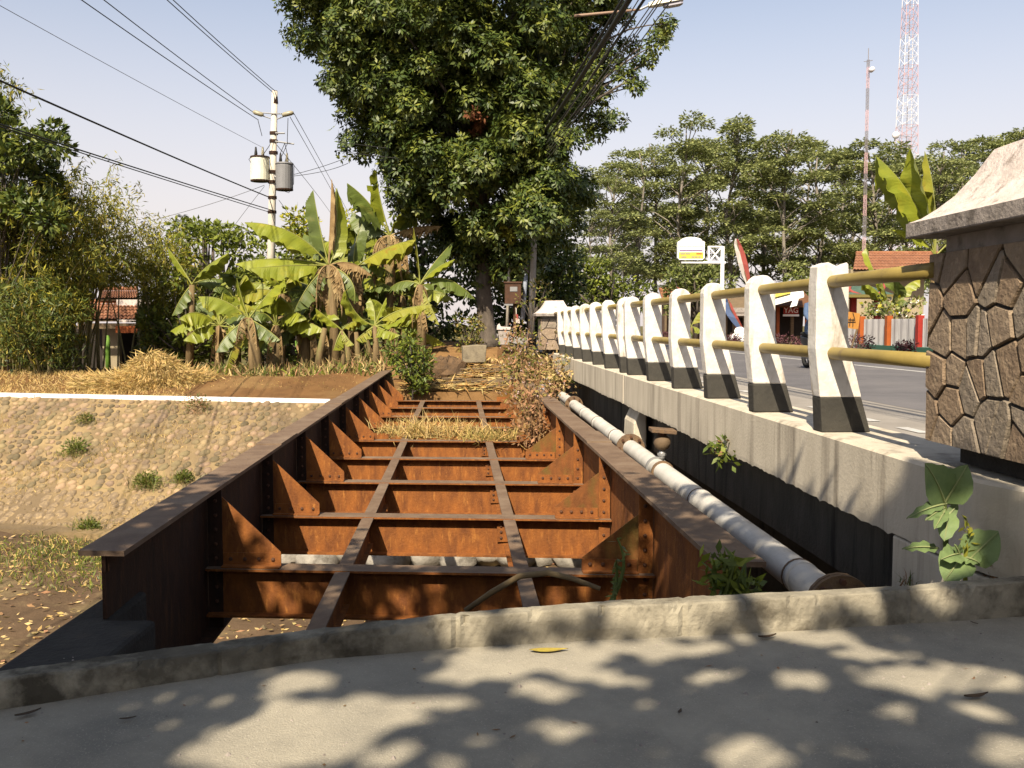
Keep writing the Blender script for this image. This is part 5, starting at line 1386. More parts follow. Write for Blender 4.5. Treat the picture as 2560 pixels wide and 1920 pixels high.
def text(body, size, loc, m, par, rot=(math.pi/2,0,0), ext=.004):
    c = bpy.data.curves.new('lettering', 'FONT'); c.body = body; c.size = size; c.extrude = ext; c.align_x = 'CENTER'; c.align_y = 'CENTER'; c.materials.append(m)
    tmp = bpy.data.objects.new('lettering', c); COL.objects.link(tmp); bpy.context.view_layer.update()
    me = bpy.data.meshes.new_from_object(tmp); bpy.data.objects.remove(tmp)
    o = link('lettering', me, par, loc, rot); o['kind'] = 'stuff'; return o
text('YAG', .36, ((Q(1968,0).x+Q(2006,0).x)/2, -.356, Q(0,776.5).z), sign_white, sgn)
t, Q, O = shop('cream shop wall with stacked goods right of the blue curved banner', 1826, 1905, 850, 770, 56, cream_p, wood_m, 'shops across the road')
for x0, x1, y0, y1 in ((1832,1866,770,782),(1834,1866,784,790)): MB().box((Q(x0,0).x,-.9,Q(0,y1).z),(Q(x1,0).x,-.75,Q(0,y0).z)).build('shelf_board', conc_side, t)
# red roofed house and green pavilion further back
b = at(2230, 840, 52); t = thing('roadside_house', 'house with an orange tiled hipped roof behind the white fence', 'house', (b.x,52,.35)); O = Vector((b.x,52,.35))
def RQ(x, y, d=0): return at(x, y, 52+d) - O
MB().box((RQ(2150,0).x,.5,0),(RQ(2340,0).x,5,RQ(0,672).z)).build('wall', cream_p, t)
roof('roof', 2132, 2352, 634, 676, -.8, 2.6, roof_tile, t, RQ, 26)
b = at(2155, 840, 45); t = thing('green_pavilion', 'small pavilion with a green roof and red curled corners', 'pavilion', (b.x,45,.35)); O = Vector((b.x,45,.35))
def GQ(x, y, d=0): return at(x, y, 45+d) - O
for x in (2108, 2150, 2212): MB().box((GQ(x,0).x-.13,-.13,0),(GQ(x,0).x+.13,.13,GQ(0,742).z)).build('pavilion_post', red_p, t)
zr0, zr1 = GQ(0,738).z, GQ(0,716).z
X0, X1 = GQ(2098,0).x, GQ(2226,0).x
vs = [(X0,-1.3,zr0),(X1,-1.3,zr0),(X1,1.3,zr0),(X0,1.3,zr0),(X0+.7,-.3,zr1),(X1-.7,-.3,zr1),(X1-.7,.3,zr1),(X0+.7,.3,zr1)]
MB().add(vs, [(0,1,5,4),(1,2,6,5),(2,3,7,6),(3,0,4,7),(4,5,6,7),(3,2,1,0)]).build('roof', M('green_tiles',(.10,.17,.12),(.07,.12,.09),6,rough=.6), t)
MB().box((X0,-1.32,zr0-.14),(X1,1.32,zr0-.004)).build('eave_band', M('ochre_band',(.22,.18,.05),None), t)
for x, s in ((X0,1),(X0+1.6,1),(X1-1.5,-1)): MB().tube([Vector((x,-1.2,zr0-.05)), Vector((x+.35*s,-1.0,zr0+.12)), Vector((x+.52*s,-.8,zr0+.35)), Vector((x+.55*s,-.7,zr0+.58))], [.09,.08,.07,.05], 6).build('curl', flag_red, t, smooth_=True)
# orange notice board with a black sign
SBY = 33.0
b = at(2130, 850, SBY); t = thing('notice_board', 'tilted orange board with a black crossed sign in front of the fence', 'sign', (b.x, SBY, .35)); O = Vector((b.x,SBY,.35))
def SQ(x, y, d=0): return at(x, y, SBY+d) - O
q = [SQ(2107,777), SQ(2150,784), SQ(2145,824), SQ(2107,818)]
bd = MB().add([v + Vector((0,-.02,0)) for v in q] + [v + Vector((0,.02,0)) for v in q], [(0,3,2,1),(4,5,6,7),(0,1,5,4),(1,2,6,5),(2,3,7,6),(3,0,4,7)][0:6]).build('board', sign_orange, t)
for a, c in (((2120,805),(2139,805)),((2121,799),(2138,800)),((2126,795),(2124,815)),((2133,796),(2132,817)),((2132,782),(2137,798))):
    MB().tube([SQ(*a,-.035), SQ(*c,-.035)], .014, 5).build('sign_stroke', black_c, bd)
for x in (2112, 2143): MB().tube([SQ(x,822), Vector((SQ(x,0).x,0,0))], .035, 6).build('leg', wood_m, t)
# arched sign board on its bracket pole
SY = 52.0
b = at(1803, 845, SY); t = thing('arched_sign', 'white and yellow arched sign board on a tall white bracket pole', 'sign', (b.x, SY, .35)); O = Vector((b.x,SY,.35))
def AQ(x, y, d=0): return at(x, y, SY+d) - O
MB().tube([Vector((0,0,0)), AQ(1807,616)], .11, 8).build('pole', sign_white, t)
for a, c, r in (((1703,656),(1814,657),.07),((1772,615),(1772,656),.06),((1770,617),(1806,617),.05),((1774,620),(1802,654),.045),((1802,620),(1774,654),.045)):
    MB().tube([AQ(*a), AQ(*c)], r, 6).build('bracket_bar', sign_white, t)
z0, z1, zc = AQ(0,650).z, AQ(0,603).z, AQ(0,594).z; xa, xb = AQ(1700,0).x, AQ(1768,0).x
outline = [(xa+.1,z0),(xb-.1,z0),(xb,z0+.1),(xb,z1-.05),(xb-.12,z1+.03)] + [((xa+xb)/2 + (xb-xa)*.40*math.cos(an), z1+.02+(zc-z1)*math.sin(an)) for an in np.linspace(.15,math.pi-.15,9)] + [(xa+.12,z1+.03),(xa,z1-.05),(xa,z0+.1)]
bd = MB().prism(outline[::-1], -.16, .16, 'y').build('board', sign_white, t)
def rect(x0, x1, y0, y1, m, nm, d=-.165): MB().box((AQ(x0,0).x,d-.006,AQ(0,y1).z),(AQ(x1,0).x,d,AQ(0,y0).z)).build(nm, m, bd)
rect(1703,1765,631,647,sign_yellow,'yellow_field'); rect(1704,1763,625.6,628.6,sign_purple,'purple_stripe')
for a in ((1705,1764,602,603.2),(1705,1764,616,617)): rect(*a, steel_grey, 'panel_line')
for a in ((1705,1706,602,617),(1763,1764,602,617)): rect(*a, steel_grey, 'panel_line')
for x0, x1, y, m in ((1707,1718,635,steel_grey),(1720,1731,635,steel_grey),(1747,1761,635,red_p),(1709,1722,643,steel_grey),(1735,1742,643,steel_grey),(1743,1750,643,steel_grey),(1752,1758,643,steel_grey)):
    rect(x0, x1, y-1.2, y+1.2, m, 'lettering_line', -.172)
MB().tube([AQ(1738,650), AQ(1738,657)], .05, 6).build('board_foot', steel_grey, t)
# curved cloth banners on bamboo rods
def banner(label, pts, w, mats, Y):
    b = at(*pts[0], Y); t = thing('cloth_banner', label, 'banner', (b.x, Y, .35), 0, 'cloth banners on bent rods'); O = Vector((b.x,Y,.35))
    P = [at(*q, Y) - O for q in pts]; n = len(P)
    MB().tube([Vector((P[0].x,0,0))] + P, [.03]*n + [.012], 6).build('rod', wood_m, t, smooth_=True)
    for k, (m, f0, f1) in enumerate(mats):
        vs = []
        for i, p in enumerate(P):
            ww = w*math.sin(math.pi*(i+.25)/(n-.5))**.7
            vs += [p + Vector((ww*f0, -.02 + .05*math.sin(i*1.7+k), -ww*f0*.25)), p + Vector((ww*f1, -.02 + .05*math.sin(i*1.7+k+1), -ww*f1*.25))]
        MB().add(vs, [(2*i,2*i+1,2*i+3,2*i+2) for i in range(n-1)]).build('cloth', m, t)
banner('slanting red and white banner rising above the second rail post', [(1872,720),(1864,690),(1856,660),(1849,630),(1844,612),(1841,597)], .42, [(flag_white,-.55,0),(flag_red,0,.65)], 46)
banner('curved blue and red banner drooping between two railing posts', [(1872,845),(1850,815),(1838,795),(1828,775),(1822,757),(1818,748)], .55, [(flag_red,0,.3),(flag_blue,-.75,0)], 46)
banner('small red banner tip showing over the fifth post', [(1712,745),(1706,738),(1700,728),(1694,720),(1690,716)], .28, [(flag_red,0,.6)], 50)
b = at(1810, 842, 50); t = thing('pole_sign', 'narrow white upright sign with blue and yellow bands', 'sign', (b.x,50,.35)); O = Vector((b.x,50,.35))
def NQ(x, y): return at(x, y, 50) - O
for y0, y1, m in ((758,770,sign_white),(770,780,flag_blue),(780,794,sign_white),(794,806,sign_yellow),(806,834,sign_white)):
    MB().box((NQ(1804,0).x,-.04,NQ(0,y1).z+.004),(NQ(1816,0).x,.04,NQ(0,y0).z)).build('sign_face', m, t)
MB().box((NQ(1818,0).x,-.05,0),(NQ(1822,0).x,.05,NQ(0,760).z)).build('sign_post', board_m, t)
a = at(1850, 858, 45); t = thing('white_sack', 'bulging white sack heap on the verge below the blue banner', 'sack', tuple(a))
for k, (dx, dz, r) in enumerate(((-.28,.22,.30),(.16,.24,.34),(-.02,.55,.28),(.42,.15,.2))):
    vs = [Vector((dx,0,dz)) + Vector((math.sin(u)*math.cos(v)*r, math.sin(u)*math.sin(v)*r*.8, math.cos(u)*r*.8)) * (1+RNG.normal()*.06) for u in np.linspace(.15,3.0,6) for v in np.linspace(0,6.28,10)[:-1]]
    MB().add(vs, [(i*9+j, (i+1)*9+j, (i+1)*9+(j+1) % 9, i*9+(j+1) % 9) for i in range(5) for j in range(9)]).build('sack', sign_white, t, smooth_=True)
# maroon hedges and white flowers
for k, (x0, x1, y0, y1, Y, lab) in enumerate(((1925,2012,832,872,38,'maroon hedge between the second and first railing posts'),(2108,2178,838,880,33,'maroon hedge under the orange notice board'),(2232,2285,852,880,32.5,'small maroon hedge beside the big pillar'),(1808,1850,838,862,42,'low maroon hedge beside the white sacks'),(1655,1700,830,850,52,'maroon hedge behind the far railing posts'))):
    blob_tree('maroon_hedge', lab, 'maroon hedges along the road', Y, rnd_blobs(16, lambda: (RNG.uniform(x0,x1), RNG.uniform(y0+6,y1-2)), (9,13)), [maroon_m], ((x0+x1)/2, y1+6), .02, dens=220, L=(.07,.13), depth=.3, cat='hedge')
blob_tree('flower_bush', 'white flowering bush between the fence and the pavilion', None, 38, rnd_blobs(22, lambda: (RNG.uniform(2165,2300), RNG.uniform(752,795)), (10,16)), [lf_sengon, lf_yellow, white_pet], (2230,850), .03, dens=70, L=(.12,.22), W=.7, cat='bush', weights=[.62,.2,.18])

# ---------------------------------------------------------------- motor scooter and rider half hidden by the broken post
sc_b = on(2044, 923, RZ)
mt = thing('motor_scooter', 'motor scooter on the road half hidden by the broken post', 'scooter', (sc_b.x, sc_b.y, RZ), TH + math.pi)
def wheel(y, nm):
    w = MB(); R = .28; pts = [Vector((0, y + math.cos(a)*(R-.045), R + math.sin(a)*(R-.045))) for a in np.linspace(0, 2*math.pi, 19)]
    wo_ = w.tube(pts, .05, 8, cap=False).build('wheel', tyre_m, mt, smooth_=True)
    m2 = MB().tube([Vector((-.04,y,R)), Vector((.04,y,R))], .06, 10)
    for k in range(5): a = 2*math.pi*k/5; m2.tube([Vector((0,y,R)), Vector((0,y+math.cos(a)*.2,R+math.sin(a)*.2))], .014, 5)
    m2.build('hub_spokes', steel_grey, wo_)
wheel(-.62, 'wheel'); wheel(.62, 'wheel')
MB().prism([(-.75,.55),(-.3,.36),(.2,.30),(.45,.36),(.52,.80),(.42,.86),(.30,.48),(-.05,.50),(-.2,.66),(-.82,.72)], -.11, .11, 'x').build('body_panels', bike_m, mt, bevel=.03)
MB().prism([(-.80,.725),(-.18,.675),(.0,.70),(-.1,.78),(-.7,.80)], -.13, .13, 'x').build('saddle', tyre_m, mt, bevel=.03)
MB().tube([Vector((0,.62,.30)), Vector((0,.50,.80)), Vector((0,.44,.98))], .03, 8).build('fork', steel_grey, mt)
MB().tube([Vector((-.33,.36,1.02)), Vector((-.1,.45,.98)), Vector((.1,.45,.98)), Vector((.33,.36,1.02))], .018, 8).build('handlebar', tyre_m, mt)
MB().prism([(.40,.86),(.60,.74),(.60,.92),(.46,1.02)], -.12, .12, 'x').build('headlight_cowl', tank_cream, mt, bevel=.02)
MB().box((-.07,-.86,.62),(.07,-.80,.72)).build('tail_light', red_p, mt, bevel=.01)
MB().tube([Vector((.15,.1,.25)), Vector((.16,-.35,.26)), Vector((.16,-.80,.34))], [.025,.05,.045], 8).build('exhaust', steel_grey, mt)
rd = thing('person', 'motor scooter rider in a faded blue jacket and helmet seen behind the post', 'person', (sc_b.x, sc_b.y, RZ), TH + math.pi)
def skin_body(name, verts, edges, radii, m, par, root=0, sub=2):
    me = bpy.data.meshes.new(name); me.from_pydata(verts, edges, []); me.materials.append(m)
    o = link(name, me, par)
    o.modifiers.new('skin', 'SKIN'); 
    for i, r in enumerate(radii): me.skin_vertices[0].data[i].radius = r if isinstance(r, tuple) else (r, r)
    me.skin_vertices[0].data[root].use_root = True
    s = o.modifiers.new('sub', 'SUBSURF'); s.levels = sub; s.render_levels = sub
    return o
V = [(0,-.30,.84),(0,-.27,1.02),(0,-.22,1.22),(0,-.17,1.38),(0,-.14,1.47),(0,-.12,1.58),
     (-.19,-.19,1.36),(-.27,-.02,1.16),(-.29,.24,1.04),(.19,-.19,1.36),(.27,-.02,1.16),(.29,.24,1.04),
     (-.12,-.26,.82),(-.20,.16,.80),(-.17,.16,.42),(.12,-.26,.82),(.20,.16,.80),(.17,.16,.42),(-.17,.28,.36),(.17,.28,.36)]
E = [(0,1),(1,2),(2,3),(3,4),(4,5),(3,6),(6,7),(7,8),(3,9),(9,10),(10,11),(0,12),(12,13),(13,14),(0,15),(15,16),(16,17),(14,18),(17,19)]
try:
    skin_body('body', V, E, [(.17,.13),(.16,.12),(.18,.13),(.16,.11),.06,.09,.075,.055,.04,.075,.055,.04,.10,.075,.05,.10,.075,.05,.045,.045], jacket_m, rd)
except Exception as e:
    print('skin', e)
hv = [Vector((0,-.11,1.60)) + Vector((math.sin(u)*math.cos(v)*.135, math.sin(u)*math.sin(v)*.155, math.cos(u)*.145)) for u in np.linspace(.05,2.3,8) for v in np.linspace(0,6.283,15)[:-1]]
MB().add(hv, [(i*14+j,(i+1)*14+j,(i+1)*14+(j+1) % 14,i*14+(j+1) % 14) for i in range(7) for j in range(14)]).build('helmet', bike_m, rd, smooth_=True)

# ---------------------------------------------------------------- grasses, weeds, litter
def blades(name, label, cat, P, L, W, lean, mats, kind=None, group=None, weights=None, parent=None):
    n = len(P); A = RNG.normal(size=(n,3))*lean + np.array([0,0,1.0]); NN = RNG.normal(size=(n,3))
    Ls = RNG.uniform(L[0], L[1], n)
    axis = unit(A); side = unit(np.cross(NN, axis)); w = RNG.uniform(W[0],W[1],n)[:,None]
    bend = RNG.normal(size=(n,3))*np.array([1,1,.2])*.35 - np.array([0,0,.25])
    m1 = P + axis*Ls[:,None]*.55; tip = m1 + (axis+bend)*Ls[:,None]*.5
    V = np.stack([P - side*w*.5, P + side*w*.5, m1 + side*w*.4, m1 - side*w*.4, tip], 1).reshape(-1,3)
    b = np.arange(n)*5
    F = np.concatenate([np.stack([b,b+1,b+2,b+3],1), np.stack([b+3,b+2,b+4,b+4],1)])
    # second face is a triangle written as its own mesh loop
    me = bpy.data.meshes.new(name)
    me.vertices.add(n*5); me.vertices.foreach_set('co', V.astype(np.float32).ravel())
    q = np.stack([b,b+1,b+2,b+3],1).ravel(); t3 = np.stack([b+3,b+2,b+4],1).ravel()
    li = np.concatenate([q,t3]).astype(np.int32); me.loops.add(len(li)); me.loops.foreach_set('vertex_index', li)
    me.polygons.add(2*n); ls = np.concatenate([np.arange(n)*4, 4*n+np.arange(n)*3]).astype(np.int32)
    me.polygons.foreach_set('loop_start', ls); me.polygons.foreach_set('loop_total', np.concatenate([np.full(n,4),np.full(n,3)]).astype(np.int32))
    mi = RNG.choice(len(mats), n, p=weights).astype(np.int32) if len(mats) > 1 else np.zeros(n, np.int32)
    for m in mats: me.materials.append(m)
    me.polygons.foreach_set('material_index', np.concatenate([mi,mi]).astype(np.int32))
    me.update(calc_edges=True); me.validate()
    o = link(name, me, parent); return tag(o, label, cat, group, kind)
def bank_pts(fx, n):
    out = []
    for _ in range(n):
        x, d = fx(); y = wall_y(x) + d; out.append((x, y, bank_z(x, y) - .02))
    return np.array(out)
xl = lambda px, Y=26: (px-1280)/FPX*Y
blades('dry_grass', None, None, bank_pts(lambda: (RNG.uniform(xl(-120), xl(500)), RNG.uniform(.2,3.4)), 9000), (.06,.22), (.010,.022), .9, [straw_m, straw_pale], 'stuff')
blades('berm_grass', None, None, bank_pts(lambda: (RNG.uniform(xl(470), xl(900)), RNG.uniform(1.6,3.6)), 1300), (.04,.12), (.008,.015), .8, [straw_m, weed_yel, weed_dry], 'stuff')
fx = lambda: (RNG.uniform(xl(520, 28), xl(980, 28)), RNG.uniform(3.2, 6.2))
blades('banana_litter', None, None, bank_pts(fx, 1500), (.12,.55), (.02,.06), .7, [lf_banana_dry, weed_dry, straw_pale], 'stuff')
blades('grove_undergrowth', None, None, bank_pts(fx, 1600), (.12,.45), (.02,.045), .6, [lf_bright, weed_grn, lf_olive], 'stuff')
# straw heap spilling over the coping
hc = np.array(at(395, 945, 26.0)); m = 9000
a = RNG.uniform(0,6.28,m); q = np.sqrt(RNG.random(m)); X = hc[0] - .45 + np.cos(a)*q*1.9 + RNG.normal(size=m)*.12; Yv = hc[1] + .3 + np.sin(a)*q*.9
Z = np.array([bank_z(x, y) for x, y in zip(X, Yv)]) + np.clip(1-q*q,0,1)*.58*RNG.random(m)**.5*(1+.5*np.sin(X*2.6+Yv+1.2)) 
hp = np.stack([X,Yv,Z],1); nn = rvec(m)
heap = thing('straw_heap', 'bright heap of dry straw spilling over the white coping', 'straw heap', (hc[0], hc[1]+.3, -.2))
A = np.stack([np.cos(a)*.8, np.sin(a)*.8 - .2, -.5 + RNG.normal(size=m)*.5],1) + RNG.normal(size=(m,3))*.35
V, F = leaf_arrays(hp - np.array(heap.location), A, nn, RNG.uniform(.16,.42,m), RNG.uniform(.014,.034,m), .05)
o = link('straw', np_mesh('straw', V, F, [straw_m, straw_pale], RNG.integers(0,2,m)), heap); o['kind'] = 'stuff'
mb = MB(); N1, N2 = 14, 6; vs = []
for j in range(N2+1):
    for i in range(N1):
        an = 2*math.pi*i/N1; q = 1 - j/N2; x = hc[0]-.4+math.cos(an)*q*1.5; y = hc[1]+.3+math.sin(an)*q*.85
        vs.append((x - heap.location.x, y - heap.location.y, bank_z(x,y) + (1-q*q)*.34 - .05 - heap.location.z))
mb.add(vs, [(j*N1+i, j*N1+(i+1) % N1, (j+1)*N1+(i+1) % N1, (j+1)*N1+i) for j in range(N2) for i in range(N1)]).build('heap_core', straw_m, heap, smooth_=True)
# tufts on the stone slope
def tuft(label, x, y, r, n, mats, group, Lr=(.12,.3), t_=None):
    # meet the slope plane along the view ray
    rr = ray(x, y); p0 = Vector((0,0,EYE)); nrm = wall_n; k = (o0 + wall_n*.02 - p0).dot(nrm)/rr.dot(nrm); c = p0 + rr*k
    t = thing('slope_shrub', label, 'shrub', tuple(c), 0, group)
    P = RNG.normal(size=(n,3))*np.array([r,r*.6,.02])
    blades('leaves', None, None, P[:n//2], Lr, (.005,.012), .8, mats + [weed_yel], parent=t)['kind'] = 'stuff'
    d = rvec(n); d[:,2] = np.abs(d[:,2])
    V, F = leaf_arrays(d*r*RNG.uniform(.3,1.2,(n,1)) + np.array([0,0,r*.4]), d + RNG.normal(size=(n,3))*.4, rvec(n), RNG.uniform(.05,.10,n), RNG.uniform(.018,.035,n), .1)
    link('leaflets', np_mesh('leaflets', V, F, mats, RNG.integers(0,len(mats),n)), t)['kind'] = 'stuff'
SG = 'plants growing on the stone slope'
tuft('dark green shrub highest on the stone slope', 190, 1137, .26, 420, [lf_bush, lf_olive], SG)
tuft('upright green shrub in the middle of the stone slope', 368, 1220, .24, 420, [lf_olive, lf_bush], SG, (.25,.55))
tuft('smaller green shrub close to the girder flange', 460, 1205, .16, 260, [lf_olive, lf_bush], SG, (.2,.4))
tuft('bright green tuft at the foot of the stone slope', 222, 1330, .18, 320, [lf_olive, weed_grn], SG, (.25,.55))
tuft('wispy dry shrub just below the white coping', 490, 1030, .30, 260, [weed_dry, lf_bush], SG, (.2,.5))
tuft('small olive tuft near the top of the stone slope', 215, 1058, .16, 200, [weed_yel, lf_bush], SG)
def slope_pts(n, f):
    out = []
    while len(out) < n:
        u, t = RNG.uniform(0, LW), RNG.uniform(.1, SL-.1)
        if RNG.random() < f(u, t): out.append(o0 + wp(u, t, .0))
    return np.array([list(p) for p in out])
blades('slope_grass', None, None, slope_pts(9000, lambda u, t: .06 + .8*max(0, math.sin(u*1.1+t*1.7))*(t > .9)), (.04,.14), (.006,.014), .9, [straw_m, straw_pale, weed_yel], 'stuff', weights=[.45,.35,.2])
# green ground cover and litter on the stream bed at the left
def bed_pts(n, x0, x1, y0, y1, f=lambda x, y: 1.0):
    out = []
    while len(out) < n:
        x, y = RNG.uniform(x0,x1), RNG.uniform(y0,y1)
        if RNG.random() < f(x, y): out.append((x, y, -3.0 + lump(x,y,.09) + .10*math.sin(x*.4)))
    return np.array(out)
blades('stream_bed_grass', None, None, bed_pts(8000, -13, -4.5, 15.3, 19.6, lambda x, y: max(0, .5 + .6*math.sin(x*1.3)*math.cos(y*1.2+x))), (.06,.20), (.008,.018), .7, [lf_bright, weed_grn, straw_m], 'stuff', weights=[.4,.35,.25])
P = bed_pts(3400, -12, 2.5, 11, 19.4) + np.array([0,0,.02]); n_ = len(P)
V, F = leaf_arrays(P, RNG.normal(size=(n_,3))*np.array([1,1,.15]), np.array([0,0,1]) + RNG.normal(size=(n_,3))*.35, RNG.uniform(.06,.16,n_), RNG.uniform(.03,.07,n_), .2)
tag(link('fallen_leaves', np_mesh('fallen_leaves', V, F, [weed_dry, straw_m, straw_pale], RNG.integers(0,3,n_))), kind='stuff')
mb = MB()
for x, y, z in bed_pts(420, -12, 2, 11, 19.4):
    r = RNG.uniform(.02,.07); rot = RNG.uniform(0,6.28)
    ring = [(x+math.cos(rot+k)*r*RNG.uniform(.8,1.3), y+math.sin(rot+k)*r*RNG.uniform(.8,1.2), z) for k in np.linspace(0,6.28,7)[:-1]]
    mb.add(ring + [(x, y, z+r*.8)], [(k,(k+1) % 6,6) for k in range(6)])
tag(mb.build('pebbles', stone_m), kind='stuff')
# dry grass growing among the far beams
def grass_tuft(label, px_, z, n, spread, L, mats, lean=.55, group=None, Y=None):
    z = BZ + .01
    c = at(px_[0], px_[1], Y) if Y else on(px_[0], px_[1], z)
    t = thing('dry_grass_tuft', label, 'grass tuft', tuple(c), 0, group)
    P = RNG.normal(size=(n,3))*np.array([spread,spread*.5,.015])
    o = blades('blades', None, None, P, L, (.010,.018), lean, mats, parent=t); o['kind'] = 'stuff'
    return t
TG = 'dry grass tufts among the far beams'
grass_tuft('widest dry grass tuft between the beams left of centre', (1120,1088), BZ, 560, .40, (.12,.42), [straw_m, straw_pale], .8, TG)
grass_tuft('dry grass tuft with long leaning stalks beside the widest one', (1060,1092), BZ-.02, 260, .22, (.2,.6), [straw_m, straw_pale], .6, TG)
grass_tuft('dry grass tuft beside the right stringer', (1230,1098), BZ-.02, 360, .28, (.1,.34), [straw_m, weed_yel], .8, TG)
grass_tuft('thin dry grass tuft nearest the gussets of the right girder', (1310,1085), BZ-.02, 200, .18, (.15,.4), [straw_m, weed_dry], .7, TG)
grass_tuft('small dry grass tuft nearest the left gussets', (985,1082), BZ-.02, 180, .16, (.12,.36), [straw_m, straw_pale], .7, TG)
# straw and leaf litter heaped at the far end of the old bridge
n_ = 1500; X = RNG.uniform(-2.9,.35,n_); Yv = 24.45 + RNG.random(n_)**.9*1.7
P = np.stack([X, Yv, np.array([bank_z(x,y) for x,y in zip(X,Yv)]) + .05 + .22*RNG.random(n_)*(1-abs(X+.9)/2)],1)
A = np.stack([RNG.normal(size=n_)*1.2+.3, RNG.normal(size=n_)*.4, RNG.normal(size=n_)*.14],1)
V, F = leaf_arrays(P, A, np.array([0,-.3,1]) + RNG.normal(size=(n_,3))*.3, RNG.uniform(.12,.55,n_), RNG.uniform(.02,.05,n_), .1)
tag(link('leaf_litter', np_mesh('leaf_litter', V, F, [straw_m, straw_pale, M('orange_litter',(.42,.22,.06),None,island=.3)], RNG.integers(0,3,n_))), kind='stuff')
mb = MB()
for _ in range(34):
    x, y = RNG.uniform(-2.4,.2), RNG.uniform(24.6,26.0); z = bank_z(x,y)+RNG.uniform(.12,.3); d = Vector((RNG.normal()*1.0+.5, RNG.normal()*.3, RNG.normal()*.06))
    c = Vector((x,y,z)); mb.tube([c-d*.5, c + Vector((0,0,.04)), c+d*.5], [.018,.016,.008], 5)
tag(mb.build('dry_sticks', wood_m), kind='stuff')
X = RNG.uniform(-3.0,-.3,900); Yv = RNG.uniform(25.5,28,900); P = np.stack([X,Yv,np.array([bank_z(x,y) for x,y in zip(X,Yv)])],1)
blades('pale_dry_leaves', None, None, P, (.08,.28), (.03,.07), 1.0, [straw_pale, straw_m, weed_dry], 'stuff')
# concrete block on the far bank
c = at(1185, 906, 26.5); bk_ = MB().prism([(-.32,0),(.30,.01),(.34,.48),(.1,.50),(-.33,.46)], -.25, .3, 'y').build('concrete_block', conc_tan, loc=(c.x, 26.5, c.z), rotz=.12, bevel=.02)
tag(bk_, 'pale broken concrete block sitting on the earth path at the far bank', 'block')
c = at(1112, 925, 26.0)
rr = np.random.default_rng(5); vs = []
for q, h in ((1,-.35),(1.02,-.12),(1.0,.08),(.86,.24),(.6,.36),(.28,.42)):
    for a in np.linspace(0,6.28,19)[:-1]:
        w = 1 + .13*math.sin(3*a+h*5) + rr.normal()*.08
        vs.append((math.cos(a)*q*.55*w, math.sin(a)*q*.42*w, h*.8 + rr.normal()*.035))
o = MB().add(vs, [(k*18+j,k*18+(j+1) % 18,(k+1)*18+(j+1) % 18,(k+1)*18+j) for k in range(5) for j in range(18)] + [tuple(range(90,108))]).build('rubble_lump', M('shaded_rubble',(.20,.12,.06),(.11,.07,.04),7,rough=.95,bump=.8,bump_scale=20), loc=tuple(c))  # masonry colour darkened to paint in the shadow of the cavity
tag(o, 'dark rough lump of masonry left of the pale concrete block', 'rubble')
# withered flowering weeds climbing along the far part of the right girder
def weed(label, base, tips, n, mats, weights, Lr, flower=None, group='withered weeds along the girder', stemm=None, spread=.16, cat='weed', name='withered_weed', Wl=.45):
    B = Vector(base); t = thing(name, label, cat, tuple(B), 0, group); mb = MB(); P, A = [], []
    for tp in tips:
        T_ = Vector(tp); pts = limb_path(B + Vector((RNG.normal()*.05,RNG.normal()*.05,0)), T_, .1, 7, .05)
        mb.tube([p - B for p in pts], [.012 - .0014*i for i in range(7)], 4)
        k = int(n/len(tips)); u = RNG.uniform(.12,1,k)
        for uu in u:
            i = min(5, int(uu*6)); p = pts[i].lerp(pts[i+1], uu*6-i); P.append(p - B + Vector(RNG.normal(size=3))*spread*.5); A.append(RNG.normal(size=3) + np.array([0,0,-.1]))
    mb.build('stalks', stemm or weed_dry, t)
    P = np.array([list(p) for p in P]); A = np.array(A); m = len(P)
    V, F = leaf_arrays(P, A, rvec(m) + np.array([0,0,.6]), RNG.uniform(Lr[0],Lr[1],m), RNG.uniform(Lr[0],Lr[1],m)*Wl, .2)
    link('leaves', np_mesh('leaves', V, F, mats, RNG.choice(len(mats), m, p=weights)), t)
    if flower:
        k = flower; idx = RNG.integers(0, m, k); Pf = np.repeat(P[idx] + RNG.normal(size=(k,3))*.04 + np.array([0,0,.03]), 5, 0); d = rvec(k*5)
        V, F = leaf_arrays(Pf, d, rvec(k*5), .035, .025, .1); link('flowers', np_mesh('flowers', V, F, [petal_m]), t)['kind'] = 'stuff'
def tips(lst, Y, dy=.3): return [at(x + RNG.normal()*6, y + RNG.normal()*6, Y + RNG.normal()*dy) for x, y in lst]
weed('tall withered flowering weed at the top of the bank beside the small pillar', at(1310,990,20.5), tips([(1280,830),(1300,815),(1320,850),(1340,870),(1285,880),(1350,900),(1270,905),(1365,880),(1330,820)], 21.5, .6), 1500, [weed_dry, weed_yel, lf_olive], [.4,.4,.2], (.06,.14), 150, spread=.34)
weed('brown withered weed draped over the end of the girder flange', at(1330,1060,16.5), tips([(1290,930),(1320,920),(1345,950),(1360,985),(1300,990),(1285,1010),(1375,960),(1340,1000),(1365,1040)], 17, .4), 1200, [weed_dry, weed_yel], [.75,.25], (.05,.12), 40, spread=.26)
weed('pale withered weed hanging on the pipe at the far end', at(1385,975,19.5), tips([(1370,900),(1390,885),(1405,920),(1390,940),(1420,955),(1400,960),(1380,950)], 20, .3), 900, [straw_pale, weed_yel, weed_dry], [.5,.3,.2], (.06,.13), 30, spread=.24)
weed('dry weed stalks below the girder beside the grass tufts', at(1335,1105,15), tips([(1320,1010),(1350,1000),(1370,1040),(1345,1060),(1300,1050)], 15.2, .3), 420, [weed_dry], [1], (.05,.11), 0, spread=.2)
weed('yellow leafy weed creeping over the far end of the edge beam', at(1415,925,21.5), tips([(1430,890),(1460,925),(1440,945),(1475,960)], 20.5, .3), 300, [weed_yel, weed_grn], [.7,.3], (.05,.11), 0, spread=.2)
